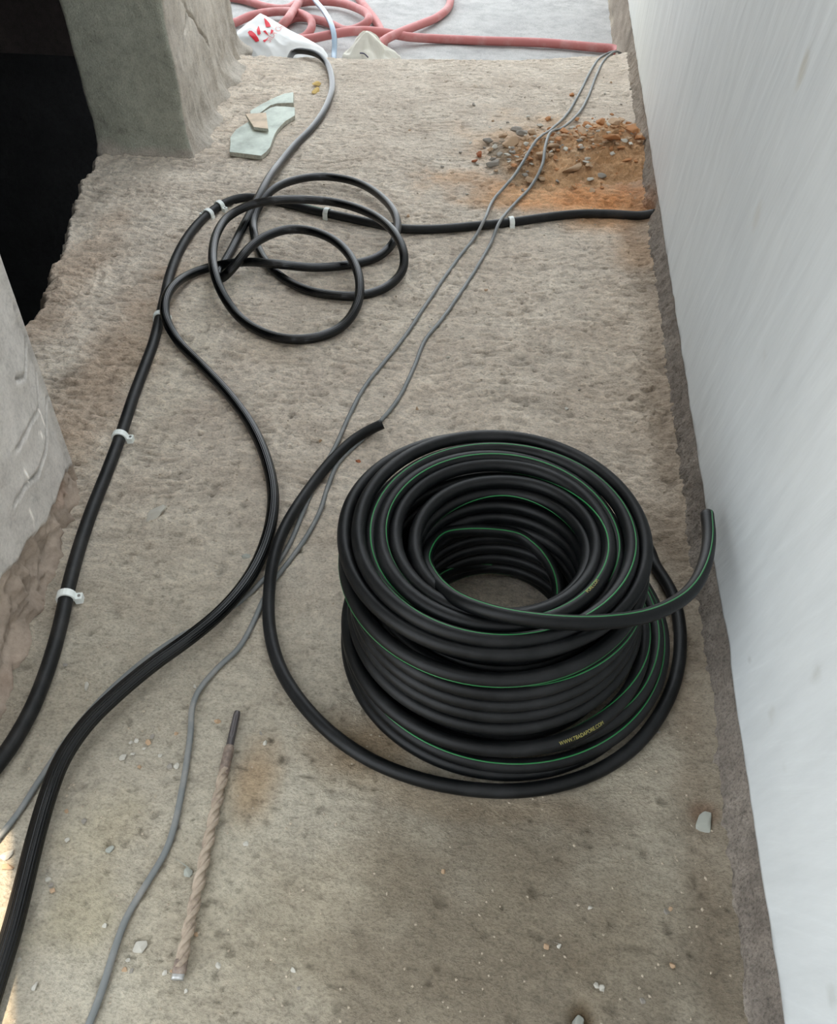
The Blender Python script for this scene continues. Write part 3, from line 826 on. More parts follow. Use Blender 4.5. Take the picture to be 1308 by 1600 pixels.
# ------------------------------------------------------------------ clipped pipe
def build_pipe():
    w = pw([(1022, 339, .008), (1000, 338, .010), (960, 335, .011), (905, 335, .012), (850, 341, .012), (800, 348, .011), (740, 354, .011), (680, 358, .011), (630, 357, .011), (585, 349, .011), (540, 339, .011), (495, 330, .011),
            (450, 319, .011), (412, 311, .011), (378, 309, .011), (348, 319, .011), (322, 337, .011), (298, 363, .011), (278, 396, .011), (264, 432, .011), (257, 465, .011), (249, 500, .011),
            (240, 536, .011), (226, 575, .011), (208, 622, .011), (190, 675, .011), (168, 735, .011), (143, 798, .011), (122, 862, .011), (107, 920, .011), (93, 985, .011), (73, 1052, .011), (48, 1112, .011), (15, 1168, .011), (-30, 1225, .011), (-110, 1300, .011)])
    path = smooth_path(resample(catmull(w, 12), .006)[0], it=4)
    m = path[len(path) // 2]
    root = tag(empty('clipped_pipe', (m[0], m[1], 0)), 'dusty black pipe with green line, clipped to the floor and entering the wall hole', 'pipe')
    q = path - np.array(root.location)
    o, fr = tube('pipe', q, .0106, M['pipe'], root, sides=18)
    s = np.arange(len(q)) / len(q)
    ang = np.radians(np.interp(s, [0, .25, .36, .42, .52, .6, 1], [150, 150, 40, 35, 20, -40, -50]))
    lo = int(.30 * len(q)); hi = int(.585 * len(q))
    st = stripe('stripe', q[lo:hi], tuple(f[lo:hi] for f in fr), .0106, ang[lo:hi], M['green'], root, half=.07)
    tag(st, 'thin green line along the black pipe')
    return path
PIPE = build_pipe()

def clip_mesh(r, w, th):
    """strap over the pipe with two feet and a nail boss"""
    bm = bmesh.new(); prof = []
    for k in range(13):
        a = math.pi * (-.12 + 1.24 * k / 12); prof.append((math.cos(a), math.sin(a)))
    V = []
    for (c_, s_) in prof:
        row = []
        for rr, yy in ((r, -w / 2), (r + th, -w / 2), (r + th, w / 2), (r, w / 2)):
            row.append(bm.verts.new((c_ * rr, yy, s_ * rr + r)))
        V.append(row)
    for a, b in zip(V[:-1], V[1:]):
        for k in range(4):
            bm.faces.new((a[k], a[(k + 1) % 4], b[(k + 1) % 4], b[k]))
    bm.faces.new(V[0][::-1]); bm.faces.new(V[-1])
    me = bpy.data.meshes.new('strap'); 
    def box(x0, x1, y0, y1, z0, z1):
        r_ = bmesh.ops.create_cube(bm, size=1)
        for v in r_['verts']: v.co = Vector((x0 + (v.co.x + .5) * (x1 - x0), y0 + (v.co.y + .5) * (y1 - y0), z0 + (v.co.z + .5) * (z1 - z0)))
    box(r + th * .2, r + .0120, -w / 2, w / 2, -.001, .0115)
    box(-r - th * 1.2, -r + th * .1, -w / 2, w / 2, -.001, .008)
    bmesh.ops.recalc_face_normals(bm, faces=bm.faces[:])
    bmesh.ops.bevel(bm, geom=[e for e in bm.edges if e.calc_face_angle(0) > .6], offset=.0006, segments=1, affect='EDGES')
    bm.to_mesh(me); bm.free()
    me.polygons.foreach_set('use_smooth', [False] * len(me.polygons))
    nb = bmesh.new()
    bmesh.ops.create_cone(nb, cap_ends=True, segments=12, radius1=.0024, radius2=.0021, depth=.0015)
    for v in nb.verts: v.co += Vector((r + .0078, 0, .0120))
    mn = bpy.data.meshes.new('nail'); nb.to_mesh(mn); nb.free()
    return me, mn
CM, CN = clip_mesh(.0108, .0125, .0034); CM.materials.append(M['clip']); CN.materials.append(M['nail'])
clips = [((797, 345), 1, 'white nylon clip on the pipe near the two grey cables and the orange soil'),
         ((513, 332), 1, 'white nylon clip on the pipe between the upper hose loops'),
         ((341, 321), -1, 'white nylon clip at the bend of the pipe, upper one of the pair'),
         ((325, 334), 1, 'white nylon clip at the bend of the pipe, lower one of the pair'),
         ((250, 497), -1, 'white nylon clip half hidden by the bend of the ribbed hose'),
         ((193, 681), -1, 'white nylon clip midway down the left stretch of pipe'),
         ((104, 935), -1, 'white nylon clip nearest the viewer beside the broken wall base')]
for (u, v), sgn, lab in clips:
    w = P(u, v, .011); k = int(np.argmin(np.hypot(PIPE[:, 0] - w[0], PIPE[:, 1] - w[1])))
    t = PIPE[k + 1] - PIPE[k - 1]; c0 = PIPE[k]
    root = tag(empty('pipe_clip', (c0[0], c0[1], c0[2] - .0108)), lab, 'clip', 'white clips holding the pipe')
    root.rotation_euler = (0, 0, math.atan2(t[1], t[0]) - math.pi / 2 + (math.pi if sgn < 0 else 0))
    for nm, me in (('strap', CM), ('nail', CN)):
        ch = bpy.data.objects.new(nm, me); COL.objects.link(ch); ch.parent = root

# ------------------------------------------------------------------ two grey cables
def cable(pts, label, r=.0037, flat=.75):
    w = pw(pts, heap=True)
    path = smooth_path(resample(catmull(w, 10), .005)[0], it=3)
    path[:, 2] += .0006 * noise(path[:, 0] * 30, path[:, 1] * 30, seed=300)
    c = path[len(path) // 2]; loc = np.array([c[0], c[1], 0])
    prof = lambda th: 1 / np.sqrt(np.cos(th) ** 2 / 1.15 ** 2 + np.sin(th) ** 2 / .85 ** 2)
    o, fr = tube('grey_cable', path - loc, r, M['cable'], None, sides=12, prof=prof)
    o.location = loc
    tag(o, label, 'cable')
cable([(975, 95, -.08), (972, 84, -.01), (962, 80, .006), (950, 83, .006), (938, 90, .004), (925, 108, .004), (906, 145, .004), (885, 180, .006), (862, 205, .012), (835, 238, .022), (805, 277, .014), (772, 312, .006), (757, 344, .024),
       (744, 368, .008), (715, 405, .004), (688, 443, .004), (663, 480, .004), (634, 524, .004), (600, 567, .004), (567, 610, .004), (545, 652, .004), (524, 698, .004), (497, 748, .004), (474, 800, .004),
       (455, 845, .004), (432, 882, .004), (405, 911, .004), (377, 937, .004), (330, 968, .004), (280, 994, .004), (228, 1030, .004), (178, 1073, .004), (135, 1118, .004), (100, 1163, .004), (62, 1218, .004), (25, 1275, .004), (-10, 1318, .004), (-80, 1400, .004)],
      'grey cable on the left of the pair, leaving the picture at the lower left edge')
cable([(968, 98, -.08), (968, 86, -.02), (966, 81, .004), (960, 81, .007), (946, 92, .005), (932, 118, .004), (919, 152, .004), (904, 178, .008), (880, 203, .012), (858, 225, .022), (850, 248, .020), (846, 270, .016), (830, 293, .008), (802, 322, .008), (780, 349, .024), (768, 378, .008),
       (744, 420, .004), (718, 460, .004), (690, 500, .004), (664, 532, .004), (648, 572, .004), (625, 620, .004), (598, 655, .004), (565, 688, .004), (528, 725, .004), (512, 762, .004), (500, 800, .004), (478, 840, .004),
       (452, 876, .004), (428, 906, .004), (412, 935, .004), (396, 970, .004), (372, 1012, .004), (340, 1042, .004), (310, 1078, .006), (300, 1105, .008), (298, 1140, .006), (292, 1185, .004), (283, 1240, .004), (272, 1290, .004), (258, 1330, .004),
       (228, 1380, .004), (198, 1430, .004), (178, 1485, .004), (158, 1550, .004), (135, 1610, .004), (110, 1680, .004)],
      'grey cable on the right of the pair, leaving the picture at the bottom edge')

# ------------------------------------------------------------------ masonry drill bit
def build_drill():
    A = P(371, 1112, .006); B = P(277, 1531, .0075)
    L = np.linalg.norm(B - A); d = (B - A) / L
    side = np.cross(d, UP); side /= np.linalg.norm(side); nn = np.cross(side, d)
    root = tag(empty('drill_bit', tuple(A * .5 + B * .5)), 'long rusty steel masonry drill bit with spiral flutes lying on the floor', 'drill bit')
    O = np.array(root.location)
    steel, nd, lk, b = new_mat('worn rusty steel', .55, (.20, .155, .13), .5)
    tcn = nd.new('ShaderNodeTexCoord'); n1 = n_noise(nd, lk, tcn.outputs['Object'], 90, 5, .7)
    lk.new(n_ramp(nd, lk, n1.outputs[0], [(.3, (.13, .10, .09)), (.55, (.26, .20, .16)), (.75, (.36, .30, .25))]).outputs[0], b.inputs['Base Color']); b.inputs['Metallic'].default_value = .35
    dust, nd, lk, b = new_mat('dusty steel flutes', .7, (.34, .27, .21), .4)
    tcn = nd.new('ShaderNodeTexCoord'); n1 = n_noise(nd, lk, tcn.outputs['Object'], 60, 5, .7)
    lk.new(n_ramp(nd, lk, n1.outputs[0], [(.3, (.20, .15, .12)), (.5, (.36, .29, .22)), (.75, (.46, .38, .30))]).outputs[0], b.inputs['Base Color']); b.inputs['Metallic'].default_value = .15
    dark, _, _, _ = new_mat('dark steel shank', .4, (.10, .09, .09), .5); dark.node_tree.nodes['Principled BSDF'].inputs['Metallic'].default_value = .5
    def rod(name, s0, s1, rf, mat, n=40, sides=20, twist=None):
        V = []
        th = np.linspace(0, 2 * math.pi, sides, endpoint=False)
        for s in np.r_[s0, np.linspace(s0, s1, n), s1]:
            V.append(s)
        rows = []
        for k, s in enumerate(V):
            rr = rf(s, th) if 0 < k < len(V) - 1 else rf(s, th) * .02
            c = A + d * s * L - O
            rows.append(c + (np.cos(th) * rr)[:, None] * side + (np.sin(th) * rr)[:, None] * nn)
        V = np.array(rows)
        link(name, mesh_np(name, V.reshape(-1, 3), grid_quads(len(V), sides, True)[:, ::-1], None, True), mat, root)
    def shank(s, th):
        r = np.interp(s, [0, .012, .16, .165], [.0038, .0046, .0050, .0050])
        g = (np.exp(-((th - math.pi * .5) / .35) ** 2) + np.exp(-((th - math.pi * 1.5) / .35) ** 2)) * (.02 < s < .12) * .30
        return r * (1 - g)
    rod('shank', 0, .165, shank, dark, 50, 32)
    rod('collar', .155, .275, lambda s, th: np.interp(s, [.155, .165, .26, .275], [.0052, .0066, .0066, .0060]) * np.ones_like(th), steel, 14)
    def flute(s, th):
        ph = 2 * math.pi * s * L / .050
        land = smooth(.05, .45, np.cos(2 * (th + ph)))
        rib = .35 * smooth(.5, .95, np.cos(2 * (th + ph) + 2.4))
        return .0070 * (.56 + .44 * np.maximum(land, rib)) * np.interp(s, [.245, .29, .955, .965], [.92, 1, 1, 1])
    rod('spiral', .245, .965, flute, dust, 420, 40)
    def tip(s, th):
        return (.0062 + .0013 * np.cos(2 * th)) * np.interp(s, [.93, .975, 1.0], [.9, 1.06, .55])
    carb = new_mat('grey carbide tip', .35, (.42, .42, .41))[0]; carb.node_tree.nodes['Principled BSDF'].inputs['Metallic'].default_value = .5
    rod('tip', .94, .985, tip, steel, 12, 24)
    rod('carbide_edge', .978, 1.0, lambda s, th: .0052 + .0016 * np.cos(2 * th), carb, 4, 24)
build_drill()

# ------------------------------------------------------------------ stones
def stone_mesh(name, seed, flat=.6, n=13, elong=1.0):
    r = np.random.default_rng(seed)
    bm = bmesh.new()
    for _ in range(n):
        v = r.normal(size=3); v /= np.linalg.norm(v); v *= r.uniform(.85, 1.1)
        bm.verts.new((v[0] * elong, v[1], v[2] * flat))
    res = bmesh.ops.convex_hull(bm, input=bm.verts[:])
    junk = [e for e in res.get('geom_interior', []) if isinstance(e, bmesh.types.BMVert)]
    if junk: bmesh.ops.delete(bm, geom=junk, context='VERTS')
    bmesh.ops.bevel(bm, geom=bm.edges[:], offset=.07, segments=1, affect='EDGES')
    me = bpy.data.meshes.new(name); bm.to_mesh(me); bm.free()
    return me
MESHES = {}
def stone(u, v, size, mat, label, cat='stone', group=None, flat=.55, seed=0, elong=1.3, rot=None, name='stone', sink=.25, kind_idx=None, z0=None):
    key = (mat, kind_idx if kind_idx is not None else ('s', seed))
    if key not in MESHES:
        me = stone_mesh(name, seed + 5, flat, 14, elong); me.materials.append(M[mat]); MESHES[key] = me
    q = P(u, v, 0); z = fz(q[0], q[1]) if z0 is None else z0
    o = bpy.data.objects.new(name, MESHES[key]); COL.objects.link(o)
    o.scale = (size, size, size)
    o.location = (q[0], q[1], z + size * flat * (1 - sink) * .8)
    o.rotation_euler = (random.uniform(-.25, .25), random.uniform(-.25, .25), rot if rot is not None else random.uniform(0, 6.28))
    return tag(o, label, cat, group)
stone(243, 804, .0140, 'st_pale', 'pale flat teardrop stone beside the left stretch of pipe', sink=-.3, flat=.40, seed=11, elong=1.55, rot=.9)
stone(385, 868, .0080, 'st_green', 'greenish grey stone pressed into the floor against the ribbed hose', flat=.5, seed=12, elong=1.1)
stone(1102, 1288, .0110, 'st_green', 'pale greenish broken shard on the floor near the foot of the white wall', flat=.5, seed=13, elong=1.7, rot=1.3, name='shard')
stone(218, 1478, .0078, 'st_pale', 'pale rounded stone between the lower grey cable and the tip of the drill bit', flat=.6, seed=14, elong=1.3, rot=.3)
stone(293, 1361, .0070, 'st_green', 'grey stone touching the left side of the drill bit', flat=.6, seed=15, elong=1.1)
stone(172, 1327, .0052, 'st_green', 'small grey stone left of the lower grey cable, above the pale stone', flat=.5, seed=16, elong=1.5, rot=1.4, name='pebble', cat='pebble')
stone(134, 1075, .0055, 'st_pale', 'small pale oval pebble above the ribbed hose on the left', flat=.5, seed=17, elong=1.6, rot=1.4, name='pebble', cat='pebble')
stone(193, 1184, .0050, 'st_pale', 'small white pebble, largest of the cluster left of the bent grey cable', flat=.6, seed=18, elong=1.4, name='pebble', cat='pebble')
stone(561, 722, .0055, 'st_brick', 'small red brick chip near the free end of the hose', flat=.6, seed=19, elong=1.2, name='brick_chip', cat='brick chip')
stone(922, 1421, .0038, 'st_pale', 'small pale pebble in a pit on the lower right floor', flat=.8, seed=20, elong=1.0, name='pebble', cat='pebble')
stone(1052, 1507, .0042, 'st_tan', 'small tan pebble in a pit near the lower right wall foot', flat=.8, seed=21, elong=1.0, name='pebble', cat='pebble')
stone(693, 1362, .0036, 'st_tan', 'small tan pebble alone in the middle of the lower floor', flat=.8, seed=22, elong=1.0, name='pebble', cat='pebble')
stone(54, 1541, .0048, 'st_pale', 'small pale pebble nearest the lower left corner', flat=.7, seed=23, elong=1.1, name='pebble', cat='pebble')
stone(905, 1599, .0080, 'st_green', 'greenish stone in the dark pit at the bottom edge', flat=.7, seed=24, elong=1.2)
stone(691, 262, .006, 'st_grey', 'small dark grey stone left of the soil heap on open floor', flat=.6, seed=25, name='pebble', cat='pebble')
stone(638, 338, .007, 'st_tan', 'small tan clay lump right beside the outer hose loop', flat=.5, seed=26, name='clay_lump', cat='clay lump')
stone(496, 135, .016, 'st_yellow', 'yellow flake beside the top bend of the ribbed hose, upper of two', flat=.5, sink=-.2, seed=27, elong=1.1, name='flake', cat='flake')
stone(494, 145, .014, 'st_yellow', 'yellow flake beside the top bend of the ribbed hose, lower of two', flat=.5, sink=-.2, seed=28, elong=1.4, name='flake', cat='flake')
stone(9, 1338, .0075, 'st_pale', 'pale stone at the left edge in the sunlit corner', flat=.5, seed=29, elong=1.5, rot=1.2)
stone(13, 1355, .0060, 'st_tan', 'tan stone at the left edge in the sunlit corner', flat=.5, seed=30, elong=1.7, rot=.2)

# small loose pebbles scattered over the floor
def peb_label(u, v):
    if v < 270 and u > 900: w = 'between the cables and the wall foot, beyond the soil heap'
    elif v < 310: w = 'on the far floor left of the soil heap'
    elif v < 700 and u < 780: w = 'along the two grey cables mid floor'
    elif v < 1000: w = 'behind the hose coil towards the wall'
    elif u > 600: w = 'on the front floor right of the drill bit'
    elif 190 < u < 300 and v < 1210: w = 'in the cluster left of the bent grey cable'
    elif u > 240: w = 'close around the drill bit'
    else: w = 'between the ribbed hose and the grey cable, lower left'
    return 'tiny loose pebble ' + w, 'pebble', 'tiny pebbles ' + w
peb = [(76, 1374), (82, 1391), (80, 1383), (205, 1161), (214, 1158), (232, 1161), (238, 1152), (225, 1170), (208, 1178), (218, 1200), (265, 1198), (276, 1197), (250, 1181), (276, 1147),
       (103, 1041), (163, 1446), (341, 1508), (270, 1516), (285, 1524), (290, 1548), (257, 1520), (306, 1459), (468, 1544), (458, 1516), (30, 1500), (340, 1127), (408, 1145), (415, 1160), (384, 1318),
       (104, 1268), (132, 1283), (105, 1313), (200, 1500), (194, 1515), (205, 1517), (305, 1072), (875, 1478), (854, 1479), (1004, 1564), (932, 1540), (940, 1545), (1048, 1420), (1042, 1425),
       (700, 560), (722, 530), (652, 640), (705, 478), (672, 512), (645, 500), (760, 455), (905, 610), (885, 640), (935, 765), (500, 690), (1028, 1145), (730, 305), (352, 200), (640, 205), (720, 240),
       (735, 225), (765, 200), (770, 190), (757, 232), (745, 258), (930, 118), (955, 130), (970, 165), (945, 148), (905, 150), (893, 168), (985, 145)]
for k, (u, v) in enumerate(peb):
    q = P(u, v)
    sz = random.uniform(.0022, .0036) * (1 + .5 * min(q[1], 2.5) / 2)
    stone(u, v, sz, ['st_pale', 'st_tan', 'st_grey', 'st_pale'][k % 4], *peb_label(u, v), flat=.7, seed=40 + k % 9, kind_idx=k % 9, name='pebble')

# ------------------------------------------------------------------ dug soil heap and its rubble
def build_heap():
    nx, ny = 240, 240
    X, Y = np.meshgrid(np.linspace(-.16, .335, nx), np.linspace(1.96, 2.80, ny))
    h = heap_h(X, Y)
    rough = .35 + .65 * np.clip(h / .03, 0, 1)
    Z = floor_z(X, Y, fine=True) + h - .0085 + rough * (.009 * ridged(X * 40, Y * 40, octs=3, seed=401) + .008 * fbm(X * 55, Y * 55, octs=3, seed=402))
    C = np.ones(X.shape + (3,)) * (1 + .25 * fbm(X * 20, Y * 20, octs=3, seed=403))[..., None]
    g = smooth(-.1, .5, fbm(X * 9, Y * 9, octs=3, seed=405))[..., None]
    C = C * (1 - g) + C * np.array((.95, 1.08, 1.25)) * g
    lf = smooth(.02, -.10, X + .03 * noise(X * 20, Y * 20, seed=406))[..., None]
    C = C * (1 - lf) + C * np.array((.72, 1.0, 1.45)) * lf
    me = mesh_np('soil_heap', np.stack([X, Y, Z], -1).reshape(-1, 3), grid_quads(ny, nx), C.reshape(-1, 3))
    tag(link('soil_heap', me, M['soil']), 'low heap of orange dug soil at the foot of the white wall', 'soil', kind='stuff')
build_heap()
big = [(846, 262, .020, 'st_tan'), (798, 236, .022, 'st_tan'), (770, 262, .016, 'st_grey'), (815, 225, .016, 'st_grey'), (830, 222, .014, 'st_tan'), (950, 250, .024, 'st_orange'),
       (985, 228, .020, 'st_orange'), (955, 222, .020, 'st_tan'), (935, 215, .016, 'st_orange'), (890, 275, .024, 'st_tan'), (905, 232, .018, 'st_tan'), (762, 226, .014, 'st_grey'), (785, 222, .013, 'st_tan'),
       (826, 265, .013, 'st_orange'), (827, 288, .014, 'st_tan'), (862, 250, .018, 'st_tan'), (880, 225, .015, 'st_orange'), (920, 270, .015, 'st_tan'), (968, 205, .013, 'st_tan'), (844, 200, .010, 'st_pale'),
       (856, 188, .010, 'st_orange'), (870, 240, .013, 'st_orange'), (995, 240, .016, 'st_orange'), (915, 210, .012, 'st_orange'), (940, 282, .011, 'st_grey'), (925, 300, .010, 'st_tan'), (975, 268, .013, 'st_orange'),
       (894, 151, .011, 'st_orange'), (808, 215, .018, 'st_grey'), (780, 250, .011, 'st_grey'), (750, 245, .010, 'st_brick'), (742, 255, .008, 'st_brick')]
NAMEOF = {'st_tan': ('clay_lump', 'tan clay lump in the dug soil heap by the wall', 'tan lumps in the soil heap'), 'st_orange': ('clay_lump', 'orange clay lump in the dug soil heap by the wall', 'orange lumps in the soil heap'),
          'st_grey': ('rubble_stone', 'grey rubble stone in the dug soil heap by the wall', 'grey stones in the soil heap'), 'st_pale': ('rubble_stone', 'pale rubble stone in the dug soil heap by the wall', 'pale stones in the soil heap'),
          'st_brick': ('brick_chip', 'red brick chip at the left edge of the soil heap', 'red brick chips by the soil heap')}
OWN = {(798, 236): 'tan clay lump, largest on the left side of the soil heap', (770, 262): 'grey rubble stone at the lower left corner of the soil heap',
       (815, 225): 'dark grey rubble stone at the upper left of the soil heap, left of the cables', (762, 226): 'grey rubble stone standing off the upper left edge of the soil heap',
       (985, 228): 'orange clay lump high on the heap close to the wall', (955, 222): 'large tan clay lump on the top of the heap near the wall',
       (995, 240): 'orange clay lump touching the wall foot', (890, 275): 'large tan clay lump at the lower middle of the soil heap', (950, 250): 'large orange clay lump in the middle of the right half of the heap',
       (894, 151): 'orange clay lump alone beside the cables, beyond the soil heap', (846, 262): 'tan clay lump between the two cables on the soil heap', (940, 282): 'grey rubble stone at the lower right of the soil heap'}
def heap_stone(k, u, v, sz, mt):
    q = P(u, v, .01); nm, lab, grp = NAMEOF[mt]; lab = OWN.get((u, v), lab)
    z = float(floor_z(q[0], q[1], False) + heap_h(q[0], q[1])) + .002
    stone(u, v, sz, mt, lab, 'rubble', grp, flat=.65, seed=60 + k % 8, kind_idx=10 + k % 8, name=nm, z0=z, sink=.5, elong=1.35)
for k, (u, v, sz, mt) in enumerate(big): heap_stone(k, u, v, sz, mt)
k = 0
while k < 190:
    a = random.random()
    if a < .55: u, v = random.gauss(915, 40), random.gauss(238, 22)
    elif a < .9: u, v = random.gauss(815, 30), random.gauss(255, 20)
    else: u, v = random.gauss(860, 60), random.gauss(200, 30)
    if not (735 < u < 1000 and 150 < v < 312): continue
    mt = random.choice(['st_orange', 'st_orange', 'st_tan', 'st_tan', 'st_grey', 'st_pale'] if u > 850 else ['st_tan', 'st_tan', 'st_grey', 'st_grey', 'st_orange', 'st_pale'])
    heap_stone(k, u, v, random.uniform(.0035, .0095), mt); k += 1

# ------------------------------------------------------------------ broken tiles
def shard(name, poly, h0, th, mat, label, tilt=(0, 0)):
    w = [P(u, v, h0 + th) for u, v in poly]
    c = np.mean(w, axis=0)
    bm = bmesh.new(); z = fz(c[0], c[1])
    top = [bm.verts.new((p[0] - c[0], p[1] - c[1], th + tilt[0] * (p[0] - c[0]) + tilt[1] * (p[1] - c[1]))) for p in w]
    bot = [bm.verts.new((p.co.x, p.co.y, p.co.z - th)) for p in top]
    f = bm.faces.new(top); g = bm.faces.new(bot[::-1]); n = len(top); side = []
    for i in range(n): side.append(bm.faces.new((top[i], bot[i], bot[(i + 1) % n], top[(i + 1) % n])))
    bmesh.ops.recalc_face_normals(bm, faces=bm.faces[:])
    for s_ in side: s_.material_index = 1
    bmesh.ops.bevel(bm, geom=[e for e in f.edges], offset=.0007, segments=1, affect='EDGES')
    me = bpy.data.meshes.new(name); bm.to_mesh(me); bm.free()
    o = link(name, me, M[mat]); me.materials.append(M['tile_edge'])
    o.location = (c[0], c[1], z + h0)
    tag(o, label, 'tile')
R2 = lambda L: [(340 + x / 3.633, y / 3.633) for x, y in L]
shard('broken_tile', R2([(72, 780), (105, 735), (170, 695), (225, 660), (270, 630), (300, 612), (330, 604), (385, 605), (438, 610), (438, 655), (412, 672), (385, 688), (360, 712), (340, 735), (325, 760), (312, 795), (298, 835), (275, 862), (247, 884), (68, 862), (72, 820)]), .004, .012, 'tile_green', 'large pale grey-green broken tile piece, lowest of three by the pier')
shard('broken_tile', R2([(185, 628), (250, 590), (330, 550), (380, 530), (430, 522), (430, 582), (340, 585), (300, 596), (265, 622), (225, 650), (190, 672)]), .004, .012, 'tile_green', 'curved narrow grey-green tile sliver behind the larger tile piece')
shard('broken_tile', R2([(158, 642), (275, 636), (288, 736), (205, 722)]), .020, .009, 'tile_tan', 'small tan tile fragment lying on top of the green tile pieces', (.03, -.02))

# ------------------------------------------------------------------ beyond the step: pink hose, pale tube, plastic bags
LZ = -.122
def lower_hose(pts, r, mat, name, label, cat='hose', sides=20):
    w = np.array([P(u, v, LZ + r + h) for u, v, h in pts])
    path = smooth_path(resample(catmull(w, 12), .012)[0], it=4)
    c = path[len(path) // 2]; loc = np.array([c[0], c[1], LZ])
    o, fr = tube(name, path - loc, r, M[mat], None, sides=sides); o.location = loc
    tag(o, label, cat)
lower_hose([(966, 84, -.0), (962, 77, 0), (930, 74, 0), (850, 67, 0), (760, 64, .0), (690, 61, .0), (640, 58, .012), (600, 51, .035), (570, 48, .040), (540, 50, .035), (512, 55, .03), (488, 60, .02), (462, 62, .01), (440, 54, .01), (436, 44, .035), (446, 34, .06),
            (458, 17, .05), (468, 2, .02), (480, -18, 0), (510, -34, 0), (545, -22, 0), (562, 0, 0.0), (576, 18, .0), (588, 34, .0), (596, 50, 0), (600, 66, 0), (596, 80, 0)],
           .0165, 'pink', 'pink_hose', 'thick dull pink hose running straight across the lower floor to the wall')
lower_hose([(338, 44, 0), (366, 36, 0), (394, 24, .01), (422, 19, .01), (450, 18, .02), (474, 23, .035), (487, 34, .035), (486, 47, .02), (477, 58, .0), (455, 62, .0), (440, 48, 0), (448, 34, 0), (466, 27, 0), (495, 31, 0), (520, 39, 0), (540, 48, 0), (556, 45, .0), (573, 36, .03), (575, 24, .03), (556, 12, .02),
            (528, 4, .01), (494, 2, .01), (466, 5, .0), (447, 14, .0), (420, 12, 0), (380, 0, 0), (330, -8, 0)],
           .0165, 'pink', 'pink_hose', 'thick dull pink hose lying in overlapping loops beyond the pier')
lower_hose([(590, 92, 0), (590, 74, .02), (602, 62, .032), (625, 51, .028), (655, 39, .01), (682, 28, .0), (699, 14, .0), (704, 0, 0), (700, -18, 0), (690, -35, 0)],
           .0165, 'pink', 'pink_hose', 'pale pink hose curving up to the top edge in the middle')
lower_hose([(478, -22, .05), (492, 0, .07), (508, 20, .075), (519, 42, .07), (523, 62, .04), (522, 84, .0), (520, 110, 0)], .0105, 'blue', 'pale_blue_tube', 'thin pale blue plastic tube crossing the pink hoses', 'tube')

